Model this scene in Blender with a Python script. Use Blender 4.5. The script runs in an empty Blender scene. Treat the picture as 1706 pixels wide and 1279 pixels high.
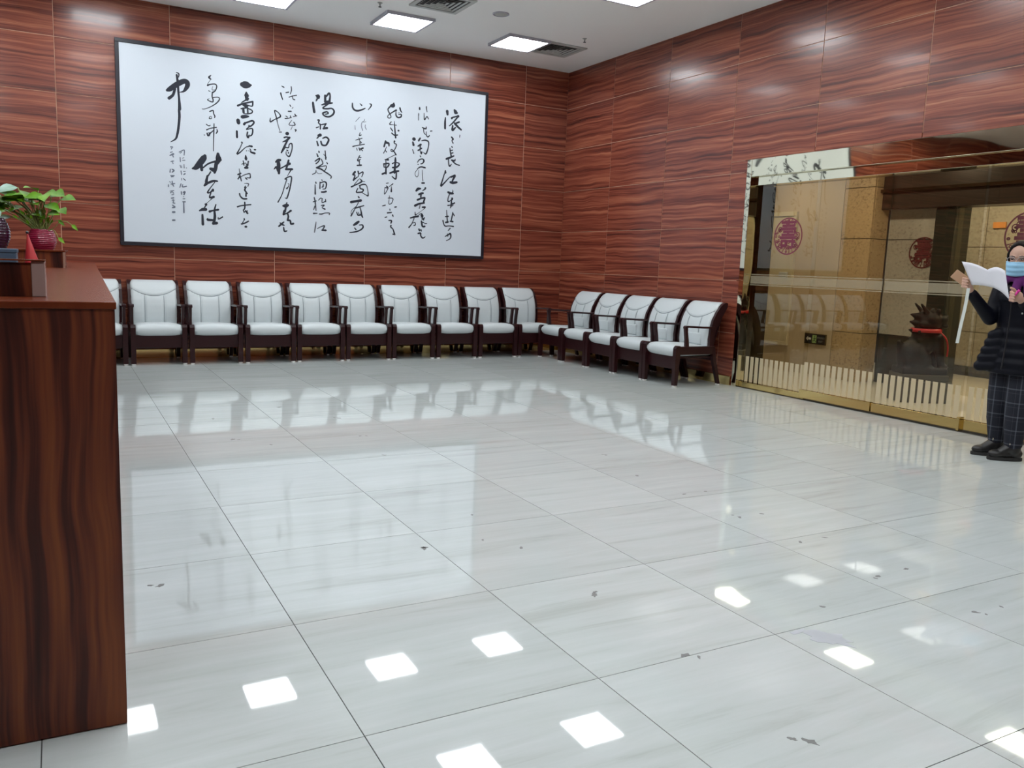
import bpy, bmesh, math, random
from mathutils import Vector, Matrix
from math import sin, cos, pi
random.seed(7)
C = bpy.context.scene
col = C.collection

# ---------------------------------------------------------------- camera, world, exposure
H = 1.335
YAW, PITCH, ROLL, FPX = 0.503257, -0.142571, 0.037282, 1379.04
fw = Vector((sin(YAW)*cos(PITCH), cos(YAW)*cos(PITCH), sin(PITCH)))
r0 = Vector((cos(YAW), -sin(YAW), 0)); u0 = r0.cross(fw)
rr = r0*cos(ROLL)+u0*sin(ROLL); uu = -r0*sin(ROLL)+u0*cos(ROLL)
cam = bpy.data.cameras.new('camera'); cam.sensor_fit = 'HORIZONTAL'; cam.sensor_width = 36
cam.lens = FPX*36/1706; cam.clip_start = .05
camo = bpy.data.objects.new('camera', cam); col.objects.link(camo)
camo.matrix_world = Matrix(((rr.x, uu.x, -fw.x, 0), (rr.y, uu.y, -fw.y, 0), (rr.z, uu.z, -fw.z, H), (0, 0, 0, 1)))
C.camera = camo
w = bpy.data.worlds.new('world'); C.world = w; w.use_nodes = True
w.node_tree.nodes['Background'].inputs[0].default_value = (.55, .6, .7, 1)
w.node_tree.nodes['Background'].inputs[1].default_value = .25
C.view_settings.view_transform = 'Standard'; C.view_settings.look = 'None'
C.view_settings.exposure = 0.0; C.view_settings.gamma = 1; C.view_settings.use_curve_mapping = False
LAMP = 23.0            # ceiling panel emission
LOBBY = 140.0          # added, unseen lobby downlight emission

X1, Y1, ZC = 7.06, 11.37, 4.307     # right wall, back wall, ceiling
X0, Y0 = -4.14, -3.83

# ---------------------------------------------------------------- materials
def mat(name, color=(.5, .5, .5), rough=.5, metal=0, coat=0, spec=.5, emit=None, es=0, sheen=0):
    m = bpy.data.materials.new(name); m.use_nodes = True
    b = m.node_tree.nodes['Principled BSDF']
    b.inputs['Base Color'].default_value = (*color, 1)
    b.inputs['Roughness'].default_value = rough
    b.inputs['Metallic'].default_value = metal
    b.inputs['Coat Weight'].default_value = coat
    b.inputs['Coat Roughness'].default_value = .08
    b.inputs['Specular IOR Level'].default_value = spec
    if emit: b.inputs['Emission Color'].default_value = (*emit, 1); b.inputs['Emission Strength'].default_value = es
    return m
def N(m, t, **k):
    n = m.node_tree.nodes.new(t)
    for a, v in k.items():
        if hasattr(n, a): setattr(n, a, v)
        else: n.inputs[a].default_value = v
    return n
def L(m, a, b): m.node_tree.links.new(a, b)
def bsdf(m): return m.node_tree.nodes['Principled BSDF']
def ramp(m, stops):
    n = N(m, 'ShaderNodeValToRGB'); e = n.color_ramp.elements
    while len(e) < len(stops): e.new(.5)
    for q, (p, c) in zip(e, stops): q.position = p; q.color = (*c, 1)
    return n
def math_(m, op, a=None, b=None, va=0, vb=0):
    n = N(m, 'ShaderNodeMath', operation=op); n.inputs[0].default_value = va; n.inputs[1].default_value = vb
    if a: L(m, a, n.inputs[0])
    if b: L(m, b, n.inputs[1])
    return n.outputs[0]

def wood(name, axis='H', stops=None, rough=.22, coat=.5, sx=.5, sz=27, warp=.035, rand=True):
    """streaky veneer; grain along local x (H) or along local z (V)"""
    m = mat(name, rough=rough, coat=coat)
    tc = N(m, 'ShaderNodeTexCoord'); oi = N(m, 'ShaderNodeObjectInfo')
    sp = N(m, 'ShaderNodeSeparateXYZ'); L(m, tc.outputs['Object'], sp.inputs[0])
    along, across = (sp.outputs[0], sp.outputs[2]) if axis == 'H' else (sp.outputs[2], sp.outputs[0])
    off = math_(m, 'MULTIPLY', oi.outputs['Random'], vb=37.0 if rand else 0)
    def vec(a, b, c):
        n = N(m, 'ShaderNodeCombineXYZ')
        for i, q in enumerate((a, b, c)):
            if q is not None: L(m, q, n.inputs[i])
        return n.outputs[0]
    wn = N(m, 'ShaderNodeTexNoise', Scale=1.0, Detail=1.5)
    L(m, vec(math_(m, 'MULTIPLY', along, vb=2.1), math_(m, 'MULTIPLY', across, vb=3.0), off), wn.inputs['Vector'])
    wv = math_(m, 'MULTIPLY', math_(m, 'SUBTRACT', wn.outputs['Fac'], vb=.5), vb=warp*2)
    ac = math_(m, 'ADD', across, wv)
    n1 = N(m, 'ShaderNodeTexNoise', Scale=1.0, Detail=3.0, Roughness=.6)
    L(m, vec(math_(m, 'MULTIPLY', along, vb=sx), math_(m, 'MULTIPLY', ac, vb=sz), off), n1.inputs['Vector'])
    n2 = N(m, 'ShaderNodeTexNoise', Scale=1.0, Detail=2.0)
    L(m, vec(math_(m, 'MULTIPLY', along, vb=sx*.7), math_(m, 'MULTIPLY', ac, vb=sz*.28), off), n2.inputs['Vector'])
    n3 = N(m, 'ShaderNodeTexNoise', Scale=1.0, Detail=2.0)
    L(m, vec(math_(m, 'MULTIPLY', along, vb=sx*4), math_(m, 'MULTIPLY', ac, vb=sz*6), off), n3.inputs['Vector'])
    f = math_(m, 'ADD', math_(m, 'MULTIPLY', n1.outputs['Fac'], vb=.66), math_(m, 'MULTIPLY', n2.outputs['Fac'], vb=.14))
    f = math_(m, 'ADD', f, math_(m, 'MULTIPLY', n3.outputs['Fac'], vb=.20))
    rp = ramp(m, stops); L(m, f, rp.inputs[0]); L(m, rp.outputs[0], bsdf(m).inputs['Base Color'])
    return m
PANEL = [(.36, (.06, .013, .009)), (.43, (.13, .027, .016)), (.50, (.205, .048, .027)), (.58, (.29, .083, .044)), (.68, (.42, .16, .085))]
M = {}
M['panel'] = wood('red brown veneer', stops=PANEL, rough=.27, coat=.12)
M['counter'] = wood('counter veneer', 'V', [(.38, (.022, .006, .005)), (.46, (.055, .013, .008)), (.53, (.125, .030, .013)), (.62, (.20, .055, .017))], rough=.36, coat=.0, sx=.5, sz=13, warp=.03, rand=False); bsdf(M['counter']).inputs['Specular IOR Level'].default_value = .3
M['countertop'] = wood('counter top veneer', 'V', [(.3, (.085, .016, .008)), (.5, (.13, .028, .011)), (.7, (.18, .045, .016))], rough=.25, coat=.0, sx=.6, sz=9, rand=False); bsdf(M['countertop']).inputs['Specular IOR Level'].default_value = .12
M['backing'] = mat('light tan joint backing', (.52, .29, .19), .5)
M['ceiling'] = mat('ceiling paint', (.86, .86, .84), .85)
M['plain'] = mat('cream wall paint', (.62, .55, .42), .6)
M['mahog'] = mat('dark mahogany', (.022, .005, .006), .28, coat=.1, spec=.3)
M['leather'] = mat('white leather', (.55, .60, .615), .42)
M['piping'] = mat('grey piping', (.27, .31, .33), .5)
M['plastic'] = mat('white plastic', (.75, .75, .73), .4)
M['frameblack'] = mat('black frame', (.008, .007, .014), .35)
M['paper'] = mat('calligraphy paper', (.59, .645, .71), .55)
M['ink'] = mat('black ink', (.006, .009, .022), .6)
M['inkpale'] = mat('diluted ink', (.13, .15, .2), .7)
M['lamp'] = mat('light diffuser', (1, 1, 1), .5, emit=(.95, 1, 1.03), es=LAMP)
M['lamprim'] = mat('light rim', (.45, .45, .52), .4, metal=.3)
M['vent'] = mat('vent aluminium', (.42, .44, .42), .5)
M['ventdark'] = mat('vent dark', (.02, .02, .02), .8)
M['black'] = mat('black plastic', (.01, .01, .012), .4)

def brass(name, colr, rough, bump):
    m = mat(name, colr, rough, metal=1)
    tc = N(m, 'ShaderNodeTexCoord'); n = N(m, 'ShaderNodeTexNoise', Scale=1.1, Detail=1.0)
    L(m, tc.outputs['Object'], n.inputs['Vector'])
    b = N(m, 'ShaderNodeBump', Strength=bump, Distance=.03); L(m, n.outputs['Fac'], b.inputs['Height'])
    L(m, b.outputs[0], bsdf(m).inputs['Normal']); return m
M['brass'] = brass('polished brass mirror', (.80, .76, .58), .025, .35)
M['brassgold'] = brass('gold brass', (.72, .55, .24), .09, .4)
M['bronze'] = brass('dark bronze', (.10, .08, .05), .18, .2)

def tile_mat():
    m = mat('polished cream stone tile', (.6, .6, .57), .055, spec=.62)
    tc = N(m, 'ShaderNodeTexCoord'); oi = N(m, 'ShaderNodeObjectInfo')
    mp = N(m, 'ShaderNodeMapping'); mp.inputs['Scale'].default_value = (.9, 9.0, 1)
    mp.inputs['Rotation'].default_value = (0, 0, .03)
    av = N(m, 'ShaderNodeVectorMath', operation='ADD'); L(m, tc.outputs['Object'], av.inputs[0])
    sv = N(m, 'ShaderNodeVectorMath', operation='SCALE'); sv.inputs[3].default_value = 31
    cv = N(m, 'ShaderNodeCombineXYZ')
    for i in range(3): L(m, oi.outputs['Random'], cv.inputs[i])
    L(m, cv.outputs[0], sv.inputs[0]); L(m, sv.outputs[0], av.inputs[1]); L(m, av.outputs[0], mp.inputs[0])
    n = N(m, 'ShaderNodeTexNoise', Scale=1.3, Detail=5.0, Roughness=.62, Distortion=.5); L(m, mp.outputs[0], n.inputs['Vector'])
    r = ramp(m, [(.25, (.42, .445, .425)), (.42, (.49, .525, .515)), (.6, (.52, .555, .552)), (.75, (.55, .585, .58))])
    L(m, n.outputs['Fac'], r.inputs[0])
    hs = N(m, 'ShaderNodeHueSaturation'); L(m, r.outputs[0], hs.inputs['Color'])
    v = math_(m, 'ADD', math_(m, 'MULTIPLY', oi.outputs['Random'], vb=.07), vb=.955); L(m, v, hs.inputs['Value'])
    L(m, hs.outputs[0], bsdf(m).inputs['Base Color'])
    n2 = N(m, 'ShaderNodeTexNoise', Scale=2.0, Detail=3.0); L(m, av.outputs[0], n2.inputs['Vector'])
    rg = math_(m, 'ADD', math_(m, 'MULTIPLY', n2.outputs['Fac'], vb=.03), vb=.015); L(m, rg, bsdf(m).inputs['Roughness'])
    n3 = N(m, 'ShaderNodeTexNoise', Scale=3.2, Detail=0.0); L(m, av.outputs[0], n3.inputs['Vector'])
    b = N(m, 'ShaderNodeBump', Strength=.004, Distance=.01); L(m, n3.outputs['Fac'], b.inputs['Height']); L(m, b.outputs[0], bsdf(m).inputs['Normal'])
    return m
M['tile'] = tile_mat()
M['joint'] = mat('tile joint', (.06, .06, .06), .8, spec=.1)
M['dirt'] = mat('dried dirt', (.17, .17, .165), .7)
M['wet'] = mat('dull wet patch', (.40, .42, .46), .35)

def stone(name, base, dark, rough=.35):
    m = mat(name, base, rough)
    tc = N(m, 'ShaderNodeTexCoord'); mp = N(m, 'ShaderNodeMapping'); mp.inputs['Scale'].default_value = (1, 1, 1.3)
    L(m, tc.outputs['Object'], mp.inputs[0])
    n = N(m, 'ShaderNodeTexNoise', Scale=24.0, Detail=4.0, Roughness=.7); L(m, mp.outputs[0], n.inputs['Vector'])
    n2 = N(m, 'ShaderNodeTexNoise', Scale=2.0, Detail=3.0); L(m, mp.outputs[0], n2.inputs['Vector'])
    f = math_(m, 'ADD', math_(m, 'MULTIPLY', n.outputs['Fac'], vb=.7), math_(m, 'MULTIPLY', n2.outputs['Fac'], vb=.3))
    r = ramp(m, [(.33, dark), (.41, tuple(.6*a+.4*b for a, b in zip(base, dark))), (.46, base), (.7, tuple(min(1, a*1.18) for a in base))])
    L(m, f, r.inputs[0]); L(m, r.outputs[0], bsdf(m).inputs['Base Color']); return m
M['travertine'] = stone('travertine', (.40, .29, .16), (.17, .115, .055))
M['travdim'] = stone('grey travertine', (.34, .32, .275), (.2, .18, .15))
M['creamlobby'] = mat('cream lobby wall', (.44, .35, .23), .5)
M['creampanel'] = mat('cream panel', (.50, .43, .28), .4)
M['lobbyfloor'] = mat('lobby floor stone', (.66, .62, .54), .15)

def glassmat(name, tint, refl=1.0):
    m = bpy.data.materials.new(name); m.use_nodes = True; nt = m.node_tree; nt.nodes.clear()
    o = nt.nodes.new('ShaderNodeOutputMaterial'); mx = nt.nodes.new('ShaderNodeMixShader')
    t = nt.nodes.new('ShaderNodeBsdfTransparent'); t.inputs[0].default_value = (*tint, 1)
    g = nt.nodes.new('ShaderNodeBsdfGlossy'); g.inputs['Roughness'].default_value = .01; g.inputs[0].default_value = (refl, refl*.96, refl*.88, 1)
    f = nt.nodes.new('ShaderNodeFresnel'); f.inputs[0].default_value = 1.8
    ge = nt.nodes.new('ShaderNodeNewGeometry'); iv = nt.nodes.new('ShaderNodeMath'); iv.operation = 'SUBTRACT'; iv.inputs[0].default_value = 1
    mu = nt.nodes.new('ShaderNodeMath'); mu.operation = 'MULTIPLY'; nt.links.new(ge.outputs['Backfacing'], iv.inputs[1]); nt.links.new(iv.outputs[0], mu.inputs[0]); nt.links.new(f.outputs[0], mu.inputs[1])
    nt.links.new(mu.outputs[0], mx.inputs[0]); nt.links.new(t.outputs[0], mx.inputs[1]); nt.links.new(g.outputs[0], mx.inputs[2])
    nt.links.new(mx.outputs[0], o.inputs[0]); return m
M['glass'] = glassmat('bronze tinted door glass', (.93, .91, .84))
def frost(name, c, a):
    m = bpy.data.materials.new(name); m.use_nodes = True; nt = m.node_tree; nt.nodes.clear()
    o = nt.nodes.new('ShaderNodeOutputMaterial'); mx = nt.nodes.new('ShaderNodeMixShader'); mx.inputs[0].default_value = a
    t = nt.nodes.new('ShaderNodeBsdfTransparent'); d = nt.nodes.new('ShaderNodeBsdfDiffuse'); d.inputs[0].default_value = (*c, 1)
    d2 = nt.nodes.new('ShaderNodeBsdfTranslucent'); d2.inputs[0].default_value = (*c, 1); m2 = nt.nodes.new('ShaderNodeMixShader')
    nt.links.new(d.outputs[0], m2.inputs[1]); nt.links.new(d2.outputs[0], m2.inputs[2]); m2.inputs[0].default_value = .5
    nt.links.new(t.outputs[0], mx.inputs[1]); nt.links.new(m2.outputs[0], mx.inputs[2]); nt.links.new(mx.outputs[0], o.inputs[0]); return m
M['frost'] = frost('frosted film', (.75, .68, .52), .8)
M['frostfaint'] = frost('faint frosted film', (.5, .46, .36), .35)
M['redfilm'] = mat('dark red paper cut film', (.085, .007, .01), .5)
M['redfilmglare'] = mat('red paper cut film with painted reflection', (.16, .02, .05), .5)  # same red film, reflection on the glass painted in as a pinker tone

# ---------------------------------------------------------------- helpers
def bx(bm, x0, x1, y0, y1, z0, z1, bev=0, seg=2):
    v = [bm.verts.new(p) for p in ((x0, y0, z0), (x1, y0, z0), (x1, y1, z0), (x0, y1, z0), (x0, y0, z1), (x1, y0, z1), (x1, y1, z1), (x0, y1, z1))]
    fs = [bm.faces.new([v[i] for i in q]) for q in ((3, 2, 1, 0), (4, 5, 6, 7), (0, 1, 5, 4), (1, 2, 6, 5), (2, 3, 7, 6), (3, 0, 4, 7))]
    if bev:
        es = {e for f in fs for e in f.edges}
        bmesh.ops.bevel(bm, geom=list(es), offset=bev, segments=seg, affect='EDGES', profile=.5)
def mesh_of(bm, name, smooth=False):
    bmesh.ops.recalc_face_normals(bm, faces=bm.faces)
    me = bpy.data.meshes.new(name); bm.to_mesh(me); bm.free()
    if smooth:
        for p in me.polygons: p.use_smooth = True
    return me
def obj(name, bm, m, parent=None, smooth=False, loc=None, kind=None):
    me = bm if isinstance(bm, bpy.types.Mesh) else mesh_of(bm, name, smooth)
    if m is not None and not me.materials: me.materials.append(m)
    o = bpy.data.objects.new(name, me); col.objects.link(o)
    if parent: o.parent = parent
    if loc: o.location = loc
    if kind: o['kind'] = kind
    return o
def tag(o, label, cat, group=None):
    o['label'] = label; o['category'] = cat
    if group: o['group'] = group
    return o
def thing(name, label, cat, loc=(0, 0, 0), rz=0, group=None):
    o = bpy.data.objects.new(name, None); col.objects.link(o); o.location = loc; o.rotation_euler = (0, 0, rz)
    o.empty_display_size = .1
    return tag(o, label, cat, group)
def struct(name, bm=None, m=None, loc=None):
    if bm is None:
        o = bpy.data.objects.new(name, None); col.objects.link(o); o.empty_display_size = .1
        if loc: o.location = loc
    else: o = obj(name, bm, m, loc=loc)
    o['kind'] = 'structure'; return o
def box_obj(name, m, parent, *a, bev=0, **k):
    bm = bmesh.new(); bx(bm, *a, bev=bev); return obj(name, bm, m, parent, **k)
def loft(bm, rings, cap=True, closed=False):
    """rings: lists of equal count points"""
    vs = [[bm.verts.new(p) for p in r] for r in rings]; n = len(vs[0])
    for a, b in zip(vs, vs[1:]):
        for i in range(n): bm.faces.new((a[i], a[(i+1) % n], b[(i+1) % n], b[i]))
    if cap: bm.faces.new(vs[0][::-1]); bm.faces.new(vs[-1])
def tube(bm, pts, rad, n=8, flat=1.0, cap=True):
    pts = [Vector(p) for p in pts]; R = []
    if not isinstance(rad, (list, tuple)): rad = [rad]*len(pts)
    up = None
    for i, p in enumerate(pts):
        d = (pts[min(i+1, len(pts)-1)]-pts[max(i-1, 0)]).normalized()
        if up is None:
            up = Vector((0, 0, 1)) if abs(d.z) < .9 else Vector((0, 1, 0))
        s = d.cross(up).normalized(); up = s.cross(d).normalized()
        R.append([p+s*cos(2*pi*k/n)*rad[i]+up*sin(2*pi*k/n)*rad[i]*flat for k in range(n)])
    loft(bm, R, cap)
def ellip(bm, c, r, rot=None, u=14, v=10):
    m = Matrix.Translation(c) @ (rot or Matrix.Identity(4)) @ Matrix.Diagonal((*r, 1))
    bmesh.ops.create_uvsphere(bm, u_segments=u, v_segments=v, radius=1, matrix=m)
def lathe(bm, prof, n=24, c=(0, 0, 0), cap=True):
    loft(bm, [[(c[0]+r*cos(2*pi*k/n), c[1]+r*sin(2*pi*k/n), c[2]+z) for k in range(n)] for r, z in prof], cap)
def smooth_pts(pts, k=5):
    out = []; n = len(pts)
    for i in range(n-1):
        p0, p1, p2, p3 = pts[max(i-1, 0)], pts[i], pts[i+1], pts[min(i+2, n-1)]
        for j in range(k):
            t = j/k
            out.append(tuple(.5*((2*b)+(-a+c)*t+(2*a-5*b+4*c-d)*t*t+(-a+3*b-3*c+d)*t**3) for a, b, c, d in zip(p0, p1, p2, p3)))
    out.append(tuple(pts[-1])); return out
def remesh(bm, name, voxel=.01, smooth=6, m=None, parent=None):
    """fuse overlapping closed shapes into one continuous surface"""
    me = mesh_of(bm, name); o = bpy.data.objects.new(name, me); col.objects.link(o)
    a = o.modifiers.new('r', 'REMESH'); a.mode = 'VOXEL'; a.voxel_size = voxel
    if smooth: b = o.modifiers.new('s', 'SMOOTH'); b.iterations = smooth; b.factor = .5
    dg = bpy.context.evaluated_depsgraph_get(); dg.update()
    me2 = bpy.data.meshes.new_from_object(o.evaluated_get(dg)); bpy.data.objects.remove(o); bpy.data.meshes.remove(me)
    for p in me2.polygons: p.use_smooth = True
    me2.name = name
    return obj(name, me2, m, parent)
def text_mesh(body, size, ext=.0008, bold=0):
    cu = bpy.data.curves.new('t', 'FONT'); cu.body = body; cu.size = size; cu.extrude = ext; cu.offset = bold; cu.align_x = 'CENTER'; cu.align_y = 'CENTER'; cu.resolution_u = 3
    o = bpy.data.objects.new('t', cu); col.objects.link(o); dg = bpy.context.evaluated_depsgraph_get(); dg.update()
    me = bpy.data.meshes.new_from_object(o.evaluated_get(dg)); bpy.data.objects.remove(o); bpy.data.curves.remove(cu); return me

# ---------------------------------------------------------------- floor
fl = struct('floor')
bm = bmesh.new(); bx(bm, X0-.3, X1+.5, Y0-.3, Y1+.3, -.12, -.0025)
obj('subfloor', bm, M['joint'], fl)
T = .8; TX, TY = .717-.8*8, 2.09-.8*9          # grid lines
tilecache = {}
i = 0; x = TX
while x < X1:
    y = TY
    while y < Y1:
        xa, xb, ya, yb = max(x, X0)+.0016, min(x+T, X1)-.0016, max(y, Y0)+.0016, min(y+T, Y1)-.0016
        if xb-xa > .05 and yb-ya > .05:
            key = (round(xb-xa, 3), round(yb-ya, 3))
            if key not in tilecache:
                bm = bmesh.new(); bx(bm, 0, xb-xa, 0, yb-ya, -.012, 0); me = mesh_of(bm, 'floor_tile'); me.materials.append(M['tile']); tilecache[key] = me
            obj('floor_tile', tilecache[key], None, fl, loc=(xa, ya, 0))
        y += T
    x += T
# stains
rs = random.Random(3)
STAINS = [(.32, 3.47, 1), (1.47, 3.47, 1.1), (1.91, 3.86, .6), (1.78, 3.47, .5), (1.9, 3.3, .7), (1.9, 2.68, 1.1), (1.89, 2.1, 1), (3.27, 3.27, .8), (3.44, 3.27, .6),
          (3.26, 2.83, .7), (3.44, 2.83, .7), (3.22, 2.34, .9), (3.43, 2.35, .7), (1.87, 1.52, 1.2), (2.7, 2.2, .7), (3.25, 1.9, .8), (3.41, 1.89, .5), (2.05, 6.74, .9),
          (1.99, 5.99, .8), (1.94, 5.33, .8), (3.44, 4.8, .8), (3.29, 4.23, .8), (3.29, 3.76, .7), (3.46, 3.76, .6), (1.08, 7.02, 1), (1.08, 6.16, 1.4), (1.3, 5.9, .6), (1.7, 7.4, .9)]
def blot(x, y, r, m, asp=.55, k=14, name='smudge', seedz=.0006):
    bm = bmesh.new(); a0 = rs.uniform(0, pi); vs = []
    for j in range(k):
        a = 2*pi*j/k; q = r*rs.uniform(.55, 1.25)
        vx, vy = q*cos(a), q*asp*sin(a)
        vs.append((x+vx*cos(a0)-vy*sin(a0), y+vx*sin(a0)+vy*cos(a0)))
    loft(bm, [[(a, b, 0) for a, b in vs], [(a, b, seedz) for a, b in vs]]); return obj(name, bm, m, fl)
for sx, sy, s in STAINS:
    blot(sx, sy, .022*s, M['dirt'])
    if s > .75: blot(sx+rs.uniform(-.05, .05), sy+rs.uniform(-.05, .05), .012*s, M['dirt'])
blot(2.49, 1.98, .085, M['wet'], .8, 20); blot(2.42, 2.07, .04, M['wet'], .4, 12)

# ---------------------------------------------------------------- walls with veneer panels
ZJ = [0, .625, 1.25, 1.875, 2.5, 3.125, 3.75, ZC]
GAP = .0038
pcache = {}
def panel(parent, x, wd, z, hh, rot, wall):
    """panel hung at wall coordinate"""
    key = (round(wd, 3), round(hh, 3))
    if key not in pcache:
        bm = bmesh.new(); bx(bm, 0, wd, -.012, 0, 0, hh, bev=.0012, seg=1); me = mesh_of(bm, 'veneer_panel'); me.materials.append(M['panel']); pcache[key] = me
    o = obj('veneer_panel', pcache[key], None, parent)
    o.rotation_euler = (0, 0, rot); o.location = wall(x, z); return o
def panel_wall(name, spans, rot, wall, back):
    w_ = struct(name, back[0], back[1])
    for a, b, z0, z1 in spans:
        panel(w_, a+GAP, b-a-2*GAP, z0+GAP, z1-z0-2*GAP, rot, wall)
    return w_
# back wall: coordinate = x ; panels face -y
edges = [X1-.75-1.25*k for k in range(0, 9)][::-1]; edges = [X0]+[e for e in edges if e > X0+.1]+[X1+.004]
sp = [(a, b, z0, z1) for a, b in zip(edges, edges[1:]) for z0, z1 in zip(ZJ, ZJ[1:])]
bm = bmesh.new(); bx(bm, X0-.2, X1+.3, Y1+.0045, Y1+.25, -.1, ZC+.1)
panel_wall('wall_back', sp, 0, lambda x, z: (x, Y1+.012, z), (bm, M['backing']))
# right wall: panel local x runs along -y (rot -90); faces -x
DY1, DY0, DZ = 7.36, .9, 2.635
ye = [Y1+.004]+[10.13-1.245*k for k in range(0, 12)]; ye = [e for e in ye if e > Y0+.1]+[Y0]
sp = []
for a, b in zip(ye, ye[1:]):           # a > b
    for z0, z1 in zip(ZJ, ZJ[1:]):
        if b >= DY1-1e-6 or a <= DY0: sp.append((a, b, z0, z1)); continue
        if z1 <= DZ:                   # beside the opening
            if a > DY1: sp.append((a, DY1, z0, z1))
            if b < DY0: sp.append((DY0, b, z0, z1))
        elif z0 < DZ:
            sp.append((a, b, DZ, z1))
            if a > DY1: sp.append((a, DY1, z0, DZ))
        else: sp.append((a, b, z0, z1))
bm = bmesh.new()
bx(bm, X1+.0045, X1+.3, DY1+.05, Y1+.25, -.1, ZC+.1); bx(bm, X1+.0045, X1+.3, Y0-.2, DY0-.05, -.1, ZC+.1); bx(bm, X1+.0045, X1+.3, DY0-.05, DY1+.05, DZ+.05, ZC+.1)
panel_wall('wall_right', [(-a, -b, z0, z1) for a, b, z0, z1 in sp], -pi/2, lambda x, z: (X1+.012, -x, z), (bm, M['backing']))
# the walls behind and left of the photographer
bm = bmesh.new(); bx(bm, X0-.2, X0, Y0-.2, Y1, -.1, ZC+.1); struct('wall_left', bm, M['panel'])
bm = bmesh.new(); bx(bm, X0-.2, X1+.3, Y0-.2, Y0, -.1, ZC+.1); struct('wall_front', bm, M['panel'])
# ceiling
bm = bmesh.new(); bx(bm, X0-.2, X1+.3, Y0-.2, Y1+.2, ZC, ZC+.2); struct('ceiling', bm, M['ceiling'])
# brass skirting
bm = bmesh.new(); bx(bm, X0, X1-.02, Y1-.022, Y1-.002, 0, .11, bev=.003); struct('baseboard_back', bm, M['brassgold'])
bm = bmesh.new(); bx(bm, X1-.022, X1-.002, DY1+.02, Y1-.023, 0, .11, bev=.003); struct('baseboard_right', bm, M['brassgold'])

# ---------------------------------------------------------------- ceiling fittings
lx = [-1.09, .57, 2.23, 3.90, 5.57]; ly = [10.27, 7.76, 5.26, 2.76, .26]
proto = None
def make_light():
    t = thing('ceiling_light', '', 'light')
    bm = bmesh.new()
    for a in ((-.315, .315, -.315, -.285), (-.315, .315, .285, .315), (-.315, -.285, -.285, .285), (.285, .315, -.285, .285)):
        bx(bm, *a, -.035, 0, bev=.002)
    obj('frame', bm, M['lamprim'], t)
    bm = bmesh.new(); bx(bm, -.285, .285, -.285, .285, -.03, -.002); obj('diffuser', bm, M['lamp'], t)
    return t
names = {(4, 0): 'lit square ceiling light beside the air vent nearest the room corner', (3, 0): 'lit square ceiling light over the right half of the calligraphy, second from the corner',
         (2, 0): 'lit square ceiling light cut by the top edge, over the left half of the calligraphy', (4, 1): 'lit square ceiling light at the top edge, alone near the right wall'}
first = make_light()
for i, x in enumerate(lx):
    for j, y in enumerate(ly):
        if (i, j) == (0, 0): t = first
        else:
            t = first.copy(); col.objects.link(t)
            for ch in first.children: c = ch.copy(); col.objects.link(c); c.parent = t
        t.location = (x, y, ZC)
        t['group'] = 'square ceiling lights'
        t['label'] = names.get((i, j), 'lit square ceiling light outside the view, seen only as a reflection')
def diffuser(x, y, label):
    t = thing('air_vent', label, 'vent', (x, y, ZC), group='square ceiling air vents')
    s = .28; bm = bmesh.new(); bx(bm, -s, s, -s, s, -.006, 0); obj('backing', bm, M['ventdark'], t)
    bm = bmesh.new()
    for a in ((-s-.02, s+.02, -s-.02, -s+.035), (-s-.02, s+.02, s-.035, s+.02), (-s-.02, -s+.035, -s+.035, s-.035), (s-.035, s+.02, -s+.035, s-.035)): bx(bm, *a, -.018, 0, bev=.002)
    obj('frame', bm, M['vent'], t)
    bm = bmesh.new()
    bx(bm, -.002, .002, -s+.04, s-.04, -.012, -.004)
    fr = obj('louvre_core', bm, M['vent'], t)
    for k in range(4):
        q = .225-.055*k; bm = bmesh.new()
        for (ax, ay, bx_, by) in ((-q, -q, q, -q), (q, -q, q, q), (q, q, -q, q), (-q, q, -q, -q)):
            d = Vector((bx_-ax, by-ay, 0)).normalized(); n = Vector((-d.y, d.x, 0))
            A, B = Vector((ax, ay, 0)), Vector((bx_, by, 0))
            p = [A+Vector((0, 0, -.016)), B+Vector((0, 0, -.016)), B+n*.02-d*.02+Vector((0, 0, -.004)), A+n*.02+d*.02+Vector((0, 0, -.004))]
            q2 = [v+Vector((0, 0, .002)) for v in p]; loft(bm, [p, q2])
        obj('louvre', bm, M['vent'], t)
diffuser(4.02, 9.3, 'square louvred air vent cut by the top edge between two lights')
diffuser(6.17, 10.27, 'square louvred air vent touching the ceiling light nearest the corner')
t = thing('ceiling_speaker', 'round grey ceiling speaker between the two air vents', 'speaker', (4.78, 9.3, ZC))
bm = bmesh.new(); lathe(bm, [(.085, 0), (.1, 0), (.1, -.008), (.085, -.012), (.085, 0)], 28, cap=False); obj('rim', bm, M['lamprim'], t, True)
bm = bmesh.new(); lathe(bm, [(.084, -.001), (.084, -.006), (.05, -.01), (.01, -.011)], 24); obj('grille', bm, M['vent'], t, True)
def sprinkler(x, y, lab):
    t = thing('sprinkler', lab, 'sprinkler', (x, y, ZC))
    bm = bmesh.new(); lathe(bm, [(.03, 0), (.03, -.004), (.012, -.008), (.01, -.03)], 14); obj('body', bm, M['vent'], t, True)
    bm = bmesh.new(); lathe(bm, [(.004, -.03), (.004, -.045), (.02, -.046), (.02, -.049)], 14); obj('deflector', bm, M['ventdark'], t, True)
sprinkler(6.18, 9.6, 'small dark sprinkler head beside the vent nearest the corner')
sprinkler(3.42, 9.75, 'small dark sprinkler head at the top edge left of the second light')

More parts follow.
